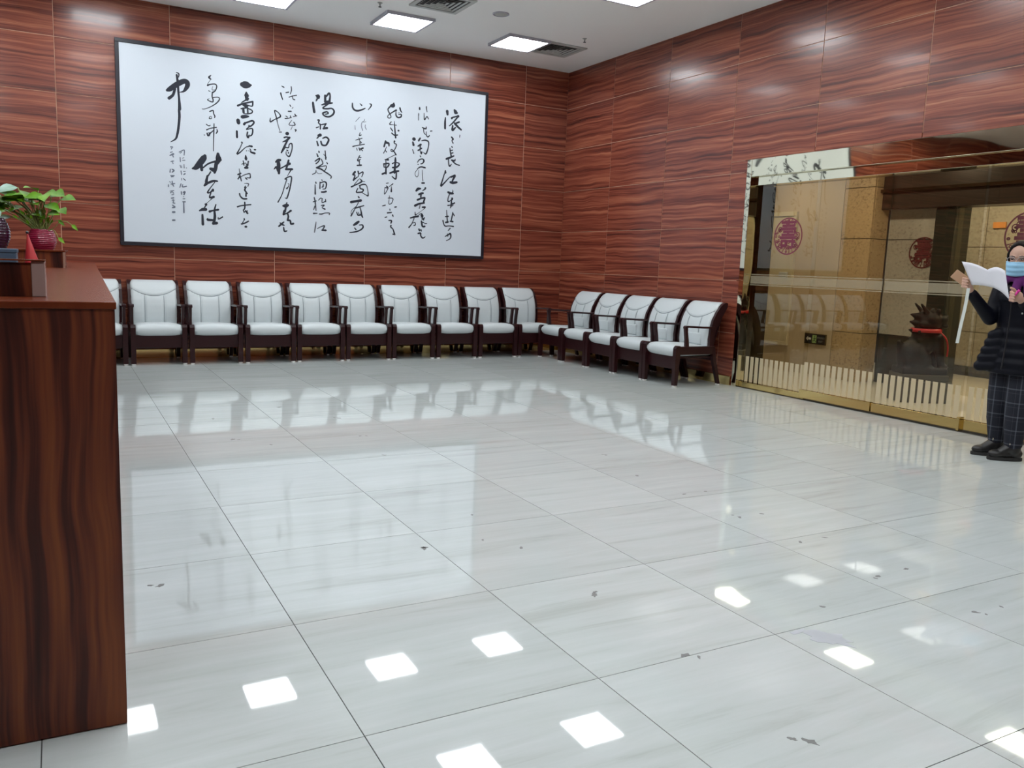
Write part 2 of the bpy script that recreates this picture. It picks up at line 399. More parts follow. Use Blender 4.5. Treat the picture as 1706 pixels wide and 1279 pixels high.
# ---------------------------------------------------------------- calligraphy
FX0, FX1, FZ0, FZ1, FY = .700, 5.646, 1.414, 3.818, Y1-.06
art = thing('framed_calligraphy', 'long white scroll of black brush calligraphy in thin black frame on back wall', 'artwork', (0, Y1, 0))
def at(bm): return bm
FW = .045
bm = bmesh.new(); y0, y1 = -.06, -.003
bx(bm, FX0-.01, FX1+.01, y0, y1, FZ1-FW+.01, FZ1+.01, bev=.004); bx(bm, FX0-.01, FX1+.01, y0, y1, FZ0-.01, FZ0+FW-.01, bev=.004)
bx(bm, FX0-.01, FX0+FW-.01, y0, y1, FZ0+FW-.01, FZ1-FW+.01, bev=.004); bx(bm, FX1-FW+.01, FX1+.01, y0, y1, FZ0+FW-.01, FZ1-FW+.01, bev=.004)
obj('frame', bm, M['frameblack'], art)
bm = bmesh.new(); bx(bm, FX0+.02, FX1-.02, -.052, -.01, FZ0+.02, FZ1-.02); ppr = obj('paper', bm, M['paper'], art)
CALL = "5002 3485 38,5008 3444 30;4976 3393 17,4973 3321 27,4975 3245 27;5118 3512 30,5136 3488 51,5151 3481 34;5076 3396 25,5081 3405 21,5148 3430 17,5177 3437 34;5172 3428 19,5102 3344 19,5041 3286 12;5136 3330 21,5194 3358 21;5094 3296 21,5091 3232 30,5138 3275 17;5127 3329 30,5181 3284 26,5229 3253 22|5212 3176 10,5210 3145 10;5079 3135 17,5104 3109 24,5088 3086 13,5106 3053 17|5088 3000 15,5098 2992 15;5060 2976 13,5065 2938 17,5082 2870 21;5065 2942 12,5104 2954 12;5076 2904 15,5110 2916 15;5006 2820 24,5059 2842 26,5126 2874 15;5040 2823 15,5046 2755 17,5062 2722 19,5090 2755 10;5146 2829 12,5137 2806 22,5089 2811 19;5094 2807 17,5153 2764 17,5217 2748 14|4996 2654 17,4997 2628 30;4983 2610 14,4956 2521 17,4930 2433 22,4972 2466 19,5066 2565 12,5095 2572 17;5086 2571 22,5148 2598 26;5149 2589 28,5112 2521 23;5083 2497 30,5122 2491 35,5181 2504 26|5120 2386 10,5126 2369 12,5116 2356 13;5048 2351 26,5083 2340 30,5127 2339 24;5069 2322 14,5048 2259 14,5052 2220 16,5086 2231 12,5119 2264 26,5104 2272 12;5105 2245 16,5102 2166 22,5089 2126 9;5049 2163 16,5088 2170 12,5155 2205 19;5116 2202 10,5132 2173 12,5112 2158 12|5031 2092 10,5038 2013 14,5051 1917 19;5014 1999 12,5058 2006 19;5022 1916 21,5060 1927 21;5132 2067 14,5122 2010 18,5109 1947 16;5140 2050 12,5156 2020 16;5094 1937 18,5134 1935 23;4977 1940 18,4993 1888 14,5018 1863 16,5077 1870 12,5146 1865 18|5095 1836 16,5064 1799 11;5017 1713 11,5061 1737 18,5099 1757 23,5110 1717 19,5092 1681 14,5039 1654 9;5055 1754 11,5061 1715 11|4576 3485 18,4578 3465 22;4563 3409 8,4564 3384 13;4561 3384 10,4563 3313 10;4679 3510 15,4680 3481 13,4690 3440 10;4644 3418 8,4652 3327 15,4681 3368 12,4695 3374 13,4714 3347 12|4623 3219 13,4675 3208 17,4684 3234 12;4684 3209 15,4657 3202 12;4643 3200 10,4650 3151 12,4672 3128 10;4685 3167 10,4687 3121 13,4711 3098 15,4735 3119 13;4746 3182 12,4772 3187 13|4497 3047 42,4504 3047 42;4484 3004 20,4495 2967 30;4482 2903 10,4502 2850 13;4594 3069 20,4572 3033 23;4618 3036 12,4670 3048 19,4722 3032 17,4721 2955 14,4688 2863 19,4650 2877 8;4564 2957 18,4606 2982 25;4596 2985 17,4598 2918 19;4566 2898 18,4621 2933 15;4593 2909 12,4613 2852 13,4622 2878 21|4600 2825 13,4608 2813 14;4560 2733 10,4587 2769 14,4634 2786 15,4658 2763 22,4640 2727 15,4612 2715 12;4567 2706 12,4575 2705 12;4562 2644 10,4613 2674 17,4679 2667 19;4571 2645 7,4530 2591 7,4531 2548 8,4560 2529 8,4579 2569 7,4581 2629 5;4634 2633 7,4639 2557 9,4650 2481 10;4637 2450 22,4670 2453 20|4550 2336 24,4578 2363 34,4615 2370 19;4690 2384 24,4681 2367 19,4644 2342 7;4593 2287 24,4626 2303 26,4654 2309 24;4626 2298 21,4622 2255 21;4572 2209 24,4627 2234 22,4679 2246 22;4684 2242 22,4666 2181 24;4536 2125 30,4596 2155 24,4676 2173 19;4615 2143 9,4602 2091 12;4649 2111 19,4687 2113 26;4687 2100 9,4636 2058 5,4544 1992 9|4538 2035 9,4543 1996 17;4470 1949 17,4525 1965 22,4586 1978 24;4586 1986 9,4628 2023 9,4652 2007 16;4526 1948 12,4495 1873 12,4449 1815 19;4504 1878 9,4541 1889 10,4545 1854 14,4523 1845 12;4636 1998 26,4657 1982 22,4633 1972 13;4661 1995 16,4648 1938 14,4684 1962 16;4681 1962 14,4672 1931 14;4640 1912 21,4655 1843 23,4691 1841 24;4654 1895 12,4678 1896 12;4688 1880 10,4721 1883 10|4604 1797 21,4614 1776 21;4635 1790 19,4641 1773 16;4592 1736 19,4629 1742 21,4633 1707 19,4664 1674 19,4702 1693 10|4191 3499 16,4183 3470 49,4152 3458 33;4152 3462 18,4108 3412 16,4117 3376 16,4140 3342 15,4152 3306 11,4125 3291 11,4105 3301 13,4118 3335 10,4215 3404 18;4220 3405 23,4229 3410 20;4225 3393 8,4225 3344 18,4253 3314 18,4298 3327 18,4302 3361 16,4261 3356 8;4282 3445 21,4292 3413 18,4310 3390 13;4261 3376 7,4274 3382 7|4158 3246 11,4134 3210 13,4187 3208 7,4232 3208 12;4204 3259 7,4208 3185 15,4226 3038 21;4148 3162 13,4180 3124 15;4263 3137 21,4270 3138 21;4167 3094 15,4208 3070 17,4253 3078 15|4079 2974 23,4058 2902 20;4088 2958 29,4124 2950 25,4129 2917 17;4094 2901 8,4072 2849 10,4051 2810 10;4072 2858 8,4095 2831 12;4209 2987 23,4205 2962 12,4237 2948 15,4229 2906 12,4194 2849 12,4162 2850 12,4166 2875 10,4203 2849 15,4235 2807 17;4235 2811 10,4168 2775 7,4088 2731 8|4074 2725 12,4119 2728 25;4086 2718 10,4089 2669 13,4083 2560 13;4057 2666 18,4062 2621 13;4062 2666 17,4133 2677 17,4112 2629 18,4071 2621 12;4227 2764 17,4228 2723 29;4228 2723 25,4217 2563 30;4183 2681 15,4232 2702 13,4287 2686 17,4252 2641 22,4188 2627 20;4094 2618 12,4091 2535 20;4037 2526 22,4091 2551 22;4149 2548 20,4199 2569 23,4276 2588 22;4244 2581 17,4237 2476 20,4182 2505 12|4097 2404 10,4129 2411 10;4197 2405 13,4143 2363 8;4175 2366 8,4174 2299 22;4098 2368 10,4123 2349 15,4112 2311 10,4073 2253 10,4078 2350 7;4089 2343 15,4116 2345 15|4148 2238 8,4146 2200 10;4128 2203 10,4198 2203 12,4192 2157 10,4174 2130 10,4141 2124 10,4142 2187 8;4048 2090 12,4089 2103 12;4230 2085 15,4253 2090 15|4157 2053 12,4160 2036 12;4122 1998 17,4181 2008 14;4087 1934 14,4114 1942 12;4200 1971 20,4207 1954 12;4142 1895 12,4183 1893 19,4176 1859 17;4177 1825 20,4175 1804 17,4208 1775 15,4232 1708 21;4209 1707 17,4237 1702 17|3598 3427 14,3601 3376 21,3627 3343 21,3670 3337 22,3726 3354 18,3777 3381 13;3707 3433 10,3729 3415 16;3837 3448 6,3863 3443 18,3859 3415 15,3821 3366 8|3701 3255 8,3645 3192 6;3637 3139 6,3641 3087 9;3770 3239 6,3770 3218 6,3736 3190 8,3728 3141 9,3746 3086 11;3753 3196 6,3792 3205 6;3784 3163 8,3780 3135 8,3798 3104 10|3712 3054 8,3699 3012 11,3729 3024 10;3648 2946 8,3739 2980 11;3691 2983 8,3704 2952 11;3704 2940 11,3730 2922 11,3705 2912 10;3705 2920 10,3709 2888 8;3610 2858 15,3662 2875 11,3774 2904 11;3662 2842 8,3671 2815 11;3697 2846 13,3710 2815 13;3718 2836 15,3753 2851 20;3723 2832 13,3749 2814 10|3711 2749 10,3698 2724 13,3728 2723 11;3694 2719 11,3677 2677 13,3707 2667 8;3685 2682 8,3720 2697 11;3703 2687 13,3706 2622 11;3673 2611 15,3730 2620 20|3644 2522 25,3614 2482 20,3644 2477 15,3623 2409 20;3623 2409 15,3675 2454 13;3687 2533 18,3696 2501 18;3705 2502 11,3752 2531 16,3757 2506 13,3740 2464 10;3700 2498 10,3688 2460 11;3710 2437 8,3741 2406 20,3711 2379 16,3650 2346 15,3594 2317 18;3633 2349 8,3697 2428 8;3745 2403 10,3785 2403 7;3707 2342 15,3763 2363 15,3807 2354 12,3830 2281 10,3834 2215 17,3800 2225 10,3747 2250 10;3715 2338 16,3720 2306 16,3764 2293 18,3751 2263 15,3708 2251 17,3664 2252 15,3685 2303 12|3695 2192 17,3704 2181 18;3592 2111 30,3661 2128 28,3731 2143 30;3696 2114 10,3670 2063 10,3636 2002 12,3593 1925 18;3645 2028 12,3705 2052 17,3775 2076 12;3670 2063 8,3601 2000 7,3593 1950 7;3719 2049 13,3737 1992 17,3742 1951 23,3760 1914 15;3671 1980 12,3694 1939 17,3733 1950 17;3693 1981 8,3706 1957 12|3634 1803 23,3668 1826 33,3703 1853 25;3713 1807 12,3757 1810 17,3766 1777 20,3731 1741 17,3665 1713 17,3578 1698 13;3647 1762 15,3665 1742 15|3099 3463 16,3124 3458 47,3128 3447 43;3112 3418 22,3100 3393 11;3059 3368 25,3065 3318 28,3076 3253 31;3223 3478 28,3223 3400 28;3239 3473 20,3276 3517 22,3289 3479 20,3281 3415 27;3227 3397 31,3281 3407 31;3178 3355 16,3244 3379 24,3319 3396 17;3260 3373 17,3190 3314 16,3252 3313 19,3311 3324 17,3344 3296 21,3332 3251 21,3278 3213 19,3220 3215 19,3191 3247 20,3244 3273 17,3265 3255 16,3228 3239 14|3121 3152 13,3142 3154 19,3134 3114 14,3158 3101 13,3159 3042 17;3105 3052 14,3142 3068 11;3150 3092 11,3195 3105 13,3237 3118 16;3233 3113 16,3208 3067 16;3200 3050 21,3250 3064 27|3159 2963 36,3138 2953 32;3130 2932 16,3114 2915 13;3114 2875 16,3129 2825 21;3192 2923 14,3238 2943 19,3273 2915 21,3255 2865 22,3230 2835 19,3184 2838 21,3167 2880 19|3139 2754 10,3143 2739 19;3113 2716 11,3127 2682 19;3226 2763 13,3231 2711 13,3235 2656 18;3206 2717 8,3243 2680 11;3090 2615 14,3152 2660 16,3135 2615 14,3102 2584 14;3173 2650 11,3194 2604 13,3181 2579 13,3107 2532 13;3248 2613 11,3258 2598 14;3107 2532 14,3165 2549 11,3240 2568 10,3236 2527 11,3215 2497 11;3111 2531 19,3173 2518 18,3215 2493 16,3274 2462 15,3312 2433 13,3304 2408 13;3103 2500 8,3094 2463 10,3053 2440 10;3103 2484 6,3132 2458 6,3182 2463 6|3099 2343 13,3103 2328 16;3091 2307 11,3093 2186 19;3180 2380 11,3186 2370 11;3157 2348 11,3156 2263 15;3161 2336 11,3216 2357 16,3245 2335 18,3233 2269 13,3195 2258 10;3203 2323 11,3198 2291 18,3182 2281 10;3179 2217 18,3208 2219 19,3241 2229 21|3079 2137 13,3092 2081 16,3104 1969 11;3063 2079 10,3108 2094 11;3088 2024 13,3071 1975 10;3137 2105 8,3166 2135 11,3192 2129 10;3187 2128 11,3188 2076 11,3238 2103 13;3234 2123 11,3238 2091 11;3175 2038 10,3217 2045 13,3188 2011 10,3226 1993 18;3071 1926 18,3121 1931 10;3146 1923 11,3184 1925 15,3226 1940 10,3289 1944 11,3285 1923 10|3105 1815 7,3097 1757 13,3084 1675 10;3122 1726 8,3176 1757 11,3223 1768 15,3193 1713 15;3189 1709 20,3240 1709 23|2648 3527 8,2676 3515 15;2636 3437 17,2644 3404 15,2660 3360 12;2771 3535 11,2774 3489 11,2759 3441 9;2703 3451 11,2739 3462 12;2743 3399 11,2786 3418 9,2842 3435 11;2786 3422 9,2794 3384 11,2818 3376 12|2754 3302 11,2766 3284 11;2794 3276 8,2782 3259 6;2734 3219 14,2770 3223 15;2699 3157 8,2722 3144 12;2691 3123 11,2734 3130 8,2770 3146 12;2758 3164 11,2770 3142 11;2818 3194 11,2830 3176 14;2798 3160 9,2846 3175 9;2778 3112 5,2742 3053 9,2782 3046 9,2822 3056 12,2806 3088 11;2786 3035 5,2766 2990 6;2818 2995 9,2834 2993 16,2826 2973 9|2502 3107 8,2502 3061 17,2561 3099 11,2631 3141 17,2608 3185 11,2561 3210 14,2561 3179 12,2580 3120 14,2596 3045 8,2623 2963 9;2615 2943 9,2643 2946 11|2716 2934 39,2721 2936 39;2678 2880 16,2710 2891 17,2746 2883 19;2750 2887 22,2710 2848 23,2658 2823 8;2722 2849 20,2690 2784 22,2678 2751 28,2642 2685 16;2682 2759 16,2734 2757 14,2746 2801 12,2778 2812 16,2783 2754 13,2766 2689 14,2743 2644 17,2706 2668 11,2706 2707 8;2714 2723 14,2726 2717 14;2734 2694 14,2735 2686 14|2570 2559 19,2598 2581 31,2626 2588 27;2602 2566 35,2606 2519 43,2610 2418 28;2546 2464 9,2578 2494 27,2598 2448 27;2626 2478 14,2693 2519 17,2749 2552 31;2737 2594 22,2721 2537 24,2705 2481 20;2701 2477 24,2782 2484 25;2769 2475 14,2721 2392 6|2693 2350 20,2725 2376 14,2773 2384 16,2765 2297 16,2745 2200 16,2713 2103 16,2689 2109 6;2713 2348 11,2681 2251 11,2645 2137 11,2596 2043 14;2729 2294 9,2741 2287 8,2733 2255 9,2713 2229 19|2713 2047 11,2708 2023 21;2664 2000 22,2696 2002 44,2725 2012 29;2700 1990 21,2688 1926 24;2668 1889 24,2680 1933 28;2668 1889 19,2716 1908 16,2765 1943 24;2720 1904 19,2732 1865 21,2720 1816 19;2728 1817 24,2757 1810 21,2765 1771 21,2797 1776 24|2607 1730 18,2644 1764 22,2672 1789 14;2624 1775 14,2644 1760 24,2676 1746 14;2669 1717 16,2680 1670 19,2712 1675 14|2153 3480 52,2171 3480 73,2209 3483 73,2236 3483 52,2262 3487 17|2201 3389 18,2204 3355 49,2204 3340 41;2193 3347 23,2208 3307 38;2223 3316 23,2139 3257 9;2094 3214 21,2154 3244 20,2276 3285 17;2280 3286 18,2275 3232 15,2230 3231 11;2162 3230 21,2192 3226 38,2218 3229 23;2135 3182 15,2199 3201 18;2161 3185 27,2165 3140 26;2214 3206 17,2218 3131 18;2226 3193 14,2271 3175 14,2267 3145 14,2214 3127 14,2168 3125 9;2149 3082 38,2191 3092 35,2225 3096 17|2096 3034 39,2101 3005 39;2079 2897 21,2081 2825 24;2171 2994 27,2182 3010 23;2175 3005 17,2266 3046 20,2293 3030 20,2270 2993 17,2231 2970 17,2232 2989 11;2231 2966 12,2197 2932 12,2266 2951 15,2277 2918 17,2265 2871 15,2234 2852 11;2212 2899 17,2205 2857 17,2219 2835 23,2231 2867 11|2139 2767 17,2144 2759 17;2142 2752 9,2115 2688 11,2079 2616 17,2118 2639 14,2187 2707 9,2241 2727 14;2233 2730 17,2264 2727 23;2241 2693 11,2252 2675 11,2252 2655 18,2298 2643 25;2298 2689 18,2308 2690 20;2195 2665 9,2201 2666 9;2225 2668 8,2233 2669 8|2186 2608 11,2190 2566 31,2192 2551 15;2155 2536 11,2164 2483 14;2136 2492 8,2170 2507 11;2186 2512 11,2201 2490 11,2224 2531 9;2216 2538 11,2212 2484 15,2189 2474 14;2178 2450 23,2204 2454 29|2103 2432 6,2112 2383 11;2089 2358 18,2123 2376 15;2120 2376 8,2089 2300 11;2112 2352 14,2130 2281 12;2085 2304 9,2161 2356 9,2231 2381 12,2242 2363 11,2239 2328 14,2199 2329 8;2180 2323 12,2199 2309 15|2168 2253 6,2218 2253 11,2210 2217 8;2179 2219 11,2168 2199 11;2191 2208 11,2171 2172 19,2190 2142 16,2198 2127 19;2186 2142 12,2186 2092 19;2106 2117 17,2113 2090 15,2147 2058 19,2193 2059 19|2078 1950 17,2135 1969 14,2247 1989 14;2170 2013 16,2169 1939 17,2150 1911 12;2150 1914 12,2161 1884 14;2165 1892 12,2204 1906 11;2180 1905 17,2203 1875 22|2161 1802 16,2164 1791 16;2163 1794 8,2137 1742 11;2127 1734 17,2171 1748 16,2214 1774 16;2175 1701 22,2186 1702 24|1773 3542 7,1751 3514 22,1772 3495 12;1769 3490 4,1737 3439 4,1735 3416 19;1731 3414 16,1764 3431 12,1819 3442 13,1841 3419 12,1825 3366 12,1796 3340 15;1793 3409 4,1785 3368 6,1825 3373 6;1745 3352 10,1763 3343 6;1788 3339 13,1784 3287 13,1795 3251 13,1787 3221 12,1729 3239 10,1751 3257 4;1795 3277 9,1857 3287 10,1872 3264 12,1834 3212 12,1760 3158 9,1687 3124 7,1662 3124 6|1752 3102 12,1793 3119 13,1800 3081 12,1814 3053 13,1810 3034 10;1748 3027 10,1748 3016 10,1773 3019 7,1770 3045 6,1748 3035 7|1710 2942 10,1739 2926 10,1757 2936 9;1713 2875 13,1757 2898 10,1830 2918 13;1803 2959 10,1799 2858 13,1795 2768 10,1791 2625 8;1834 2899 6,1841 2870 15,1826 2842 9;1797 2880 9,1763 2847 12,1716 2834 7;1716 2834 12,1730 2806 18,1756 2839 15;1683 2809 10,1688 2809 10;1748 2808 7,1752 2805 7|1538 2386 19,1582 2405 52,1634 2470 64,1675 2529 60,1687 2553 37;1641 2448 34,1647 2377 30;1666 2409 15,1729 2463 18,1810 2497 21;1845 2594 30,1848 2542 57,1853 2527 57,1821 2464 38;1825 2487 38,1813 2410 38,1801 2360 27;1783 2392 45,1753 2401 30;1888 2519 9,1855 2520 30|1753 2363 15,1723 2312 15;1715 2311 21,1700 2242 30,1703 2220 34,1677 2187 21;1703 2212 23,1747 2238 26,1792 2253 23,1833 2254 18;1803 2239 9,1746 2162 11,1712 2103 17,1746 2109 15,1779 2142 24;1779 2153 11,1779 2131 24;1753 2102 12,1737 2044 18,1786 2055 26;1785 2051 12,1726 1994 5,1692 1961 8|1688 1955 24,1695 1952 24;1692 1946 15,1669 1906 11;1613 1872 15,1654 1890 34,1687 1892 34;1646 1821 21,1648 1768 26,1650 1703 29;1812 1961 12,1794 1891 20,1797 1815 28,1789 1753 28,1777 1721 31;1735 1868 27,1772 1882 17,1839 1898 23;1708 1779 11,1711 1764 27,1770 1763 22;1777 1721 27,1818 1728 31;1891 1809 15,1841 1779 12,1838 1802 8|1370 3519 10,1398 3508 13,1394 3468 10;1373 3491 20,1382 3424 25;1261 3296 29,1293 3315 48,1378 3383 54,1449 3425 51,1488 3422 51,1496 3388 48,1476 3342 36,1447 3306 20,1404 3291 6;1349 3325 26,1326 3250 27,1280 3205 32;1385 3402 22,1389 3287 22,1396 3201 23,1399 3100 32,1393 3070 26,1395 2998 26,1382 2872 25,1366 2782 23,1344 2725 18,1287 2685 6|1384 2572 10,1420 2593 10,1445 2600 10,1441 2540 10;1394 2558 7,1412 2574 9;1393 2510 9,1396 2458 10;1421 2501 7,1439 2510 7;1421 2475 9,1450 2478 9;1391 2413 9,1401 2385 9;1409 2411 6,1412 2385 6;1438 2429 7,1439 2384 10;1463 2386 9,1467 2386 9;1401 2344 10,1407 2300 9;1429 2342 7,1451 2344 7;1447 2314 15,1432 2302 10;1406 2255 7,1406 2232 7;1428 2253 10,1449 2236 12;1398 2187 10,1383 2141 9;1419 2181 7,1415 2151 12,1462 2162 10;1400 2090 12,1403 2060 12;1424 2084 15,1443 2093 15,1431 2059 15;1424 2032 9,1428 2031 9;1419 2005 9,1441 2007 9;1415 1968 11,1444 1969 12;1426 1957 12,1426 1837 15|1286 2625 12,1307 2624 15;1292 2600 9,1300 2608 9;1281 2558 9,1306 2568 9;1277 2521 12,1316 2543 19;1302 2542 10,1315 2506 12;1286 2448 10,1318 2458 10;1300 2461 7,1310 2425 9;1277 2355 10,1273 2318 12;1295 2357 10,1319 2344 15,1297 2320 12;1279 2278 9,1321 2281 10;1286 2264 10,1310 2269 10;1267 2203 10,1277 2196 7;1252 2165 10,1251 2142 10;1295 2212 10,1298 2179 13,1312 2151 10;1280 2174 9,1323 2185 13;1268 2088 7,1311 2098 9;1271 2066 9,1293 2082 7,1310 2065 10;1288 2045 9,1310 2050 9;1280 2003 10,1309 2009 12;1290 1978 9,1312 1983 9,1301 1949 9,1322 1946 9;1293 1918 10,1321 1898 15,1292 1888 12;1295 1834 20,1316 1836 20;1293 1734 17,1316 1736 17"
PALE = {22, 59, 60}
for ci, ch in enumerate(CALL.split('|')):
    bm = bmesh.new(); lay = 0
    for st in ch.split(';'):
        P = [tuple(float(v)/1000 for v in q.split()) for q in st.split(',')]
        P = smooth_pts(P, 5) if len(P) > 2 else smooth_pts(P, 3)
        yy = -.0526-.0002*lay; lay += 1
        L_, R_ = [], []
        for i, (x, z, ww) in enumerate(P):
            a, b = P[max(i-1, 0)], P[min(i+1, len(P)-1)]
            dx, dz = b[0]-a[0], b[1]-a[1]; l = math.hypot(dx, dz) or 1; nx, nz = -dz/l, dx/l; ww = max(ww, .005)*1.18
            L_.append((x+nx*ww/2, z+nz*ww/2)); R_.append((x-nx*ww/2, z-nz*ww/2))
        # rounded caps
        def cap(c, ww, d0):
            return [(c[0]+ww/2*cos(d0+t), c[1]+ww/2*sin(d0+t)) for t in (-.9, -.45, 0, .45, .9)]
        a, b = P[0], P[1]; d0 = math.atan2(a[1]-b[1], a[0]-b[0]); c0 = cap(a, a[2]*1.16, d0)
        a, b = P[-1], P[-2]; d1 = math.atan2(a[1]-b[1], a[0]-b[0]); c1 = cap(a, a[2]*1.16, d1)
        lv = [bm.verts.new((x, yy, z)) for x, z in L_]; rv = [bm.verts.new((x, yy, z)) for x, z in R_]
        for i in range(len(lv)-1):
            bm.faces.new((lv[i], lv[i+1], rv[i+1], rv[i]))
        for cpts, va, vb in ((c0, lv[0], rv[0]), (c1, rv[-1], lv[-1])):
            cv = [bm.verts.new((x, yy, z)) for x, z in cpts]
            try: bm.faces.new([va]+cv+[vb])
            except ValueError: pass
    o = obj('brush_character' if ci < 59 else 'small_inscription', bm, M['inkpale'] if ci in PALE else M['ink'], art)
    if ci > 58: o['kind'] = 'stuff'

# ---------------------------------------------------------------- chairs
def chair_meshes():
    D = []
    def part(n, m, bm, sm=False):
        me = mesh_of(bm, n, sm); me.materials.append(m); D.append((n, me))
    # seat cushion: rounded block bulging on top
    bm = bmesh.new(); W2 = .262
    rings = []
    nu, nv = 14, 26
    prof = [(.045, .345), (.02, .36), (.004, .39), (0, .42), (.006, .452), (.03, .474), (.08, .483), (.2, .482), (.35, .474), (.5, .466), (.56, .462), (.56, .35)]
    for i in range(nu+1):
        u = -1+2*i/nu; e = 1-abs(u)**6
        ins = .018*(1-e)
        rings.append([(u*W2*(1 if abs(u) < 1 else .99), max(y, 0)+ins*.6, z-ins*(1 if z > .4 else -1)*.9+.010*(1-u*u)*(1 if z > .46 else 0)) for y, z in prof])
    loft(bm, rings); part('seat', M['leather'], bm, True)
    # back cushion: grid front surface with seams as grooves
    bm = bmesh.new()
    fr = [(.45, .505), (.52, .496), (.60, .496), (.68, .504), (.75, .520), (.82, .548), (.88, .582), (.93, .618), (.962, .648), (.982, .676), (.99, .700), (.985, .715)]
    def yf(z):
        for (a, b), (c, d) in zip(fr, fr[1:]):
            if z <= c: return b+(d-b)*(z-a)/(c-a)
        return fr[-1][1]
    def arc(u): return .885-.085*(1-u*u)
    rows = []
    zs = [.45+.0125*k for k in range(0, 42)]+[.972, .982, .988]
    us = [-1+2*k/40 for k in range(41)]
    for z in zs:
        r = []
        for u in us:
            y = yf(z)-.016*(1-u**4)
            dz = abs(z-arc(u)); y += .012*math.exp(-(dz/.010)**2)
            if z < arc(u)-.012:
                for q in (-.42, .42): y += .009*math.exp(-((u-q)/.035)**2)
                if abs(u) < .42: y += -.004
            else: y -= .008
            wz = W2*(1.0 if z < .93 else 1-.12*((z-.93)/.06)**2)
            if abs(u) > .9: y += .02*((abs(u)-.9)/.1)**2
            r.append((u*wz, y, z))
        rows.append(r)
    g = [[bm.verts.new(p) for p in r] for r in rows]
    tb = [(u*W2*.87, .735, .985) for u in us]; bb = [(u*W2*.98, .72, .93) for u in us]; b3 = [(u*W2*.98, .56, .45) for u in us]
    for extra in (tb, bb, b3): g.append([bm.verts.new(p) for p in extra])
    for a, b in zip(g, g[1:]):
        for i in range(len(us)-1): bm.faces.new((a[i], a[i+1], b[i+1], b[i]))
    for a in g: pass
    for k in (0, -1):
        try: bm.faces.new([r[k] for r in g])
        except ValueError: pass
    part('back_cushion', M['leather'], bm, True)
    bm = bmesh.new()
    tube(bm, [(u*W2*.97, yf(arc(u))-.017*(1-u**4)+.002, arc(u)) for u in [k/10-1 for k in range(21)]], .0055, 6)
    for q in (-.42, .42): tube(bm, [(q*W2, yf(z)-.0175, z) for z in [.47+.03*k for k in range(int((arc(q)-.48)/.03)+1)]], .0032, 5)
    part('piping', M['piping'], bm, True)
    # lumbar pad
    bm = bmesh.new(); bx(bm, -.165, .165, .470, .52, .475, .62, bev=.022, seg=4); part('lumbar_pad', M['leather'], bm, True)
    for s in (-1, 1):
        X = s*.283
        # front leg: rounded shoulder at seat height
        bm = bmesh.new(); pr = [(.0, 0.0), (.045, 0.0), (.058, .30), (.075, .45), (.05, .462), (.025, .463), (.006, .452), (-.004, .43), (-.006, .3)]
        loft(bm, [[(X-.0275, y, z+.018) for y, z in pr], [(X+.0275, y, z+.018) for y, z in pr]]); part('front_leg', M['mahog'], bm)
        bm = bmesh.new(); bx(bm, X-.022, X+.022, .004, .044, 0, .022, bev=.004); part('foot_cap', M['plastic'], bm)
        # rear leg
        bm = bmesh.new(); pr = [(.665, .018), (.70, .018), (.62, .30), (.585, .47), (.545, .47), (.57, .30)]
        loft(bm, [[(X-.0225, y, z) for y, z in pr], [(X+.0225, y, z) for y, z in pr]]); part('rear_leg', M['mahog'], bm)
        bm = bmesh.new(); bx(bm, X-.019, X+.019, .664, .70, 0, .022, bev=.004); part('foot_cap', M['plastic'], bm)
        # side rail
        bm = bmesh.new(); bx(bm, X-.02, X+.02, .05, .575, .375, .472, bev=.006); part('side_rail', M['mahog'], bm)
        # back side frame: S curve
        bm = bmesh.new()
        pf = [(.512, .43), (.505, .55), (.517, .68), (.545, .78), (.592, .87), (.638, .93), (.68, .966), (.72, .985), (.752, .978), (.748, .93), (.700, .85), (.645, .76), (.60, .66), (.578, .56), (.575, .43)]
        x0, x1 = (X-.0225, X+.0225)
        x0 -= s*.012; x1 -= s*.012
        loft(bm, [[(x0, y, z) for y, z in pf], [(x1, y, z) for y, z in pf]]); part('back_frame', M['mahog'], bm)
        # armrest and its post
        bm = bmesh.new()
        ar = [(.12, .690), (.14, .704), (.25, .700), (.4, .692), (.56, .690)]
        loft(bm, [[(X-.024, y, z-.011), (X+.024, y, z-.011), (X+.024, y, z+.011), (X-.024, y, z+.011)] for y, z in ar]); part('armrest', M['mahog'], bm)
        bm = bmesh.new()
        po = [(.17, .46, .024), (.162, .55, .020), (.145, .64, .019), (.14, .695, .021)]
        loft(bm, [[(X-.017, y-h, z), (X+.017, y-h, z), (X+.017, y+h, z), (X-.017, y+h, z)] for y, z, h in po]); part('arm_post', M['mahog'], bm)
    bm = bmesh.new(); bx(bm, -.262, .262, .04, .07, .20, .355, bev=.004); part('front_apron', M['mahog'], bm)
    bm = bmesh.new(); bx(bm, -.262, .262, .56, .59, .30, .45, bev=.004); bx(bm, -.262, .262, .07, .56, .33, .35); part('seat_base', M['mahog'], bm)
    bm = bmesh.new(); loft(bm, [[(-.255, .585, .45), (.255, .585, .45), (.255, .735, .93), (-.255, .735, .93)], [(-.255, .60, .45), (.255, .60, .45), (.255, .75, .93), (-.255, .75, .93)]]); part('back_board', M['mahog'], bm)
    return D
CH = chair_meshes()
def place_chair(x, y, rz, label, group, pad=False):
    t = thing('armchair', label, 'chair', (x, y, 0), rz, group)
    for n, me in CH:
        if pad or n != 'lumbar_pad': obj(n, me, None, t)
bnd = [.063+.649*k for k in range(11)]
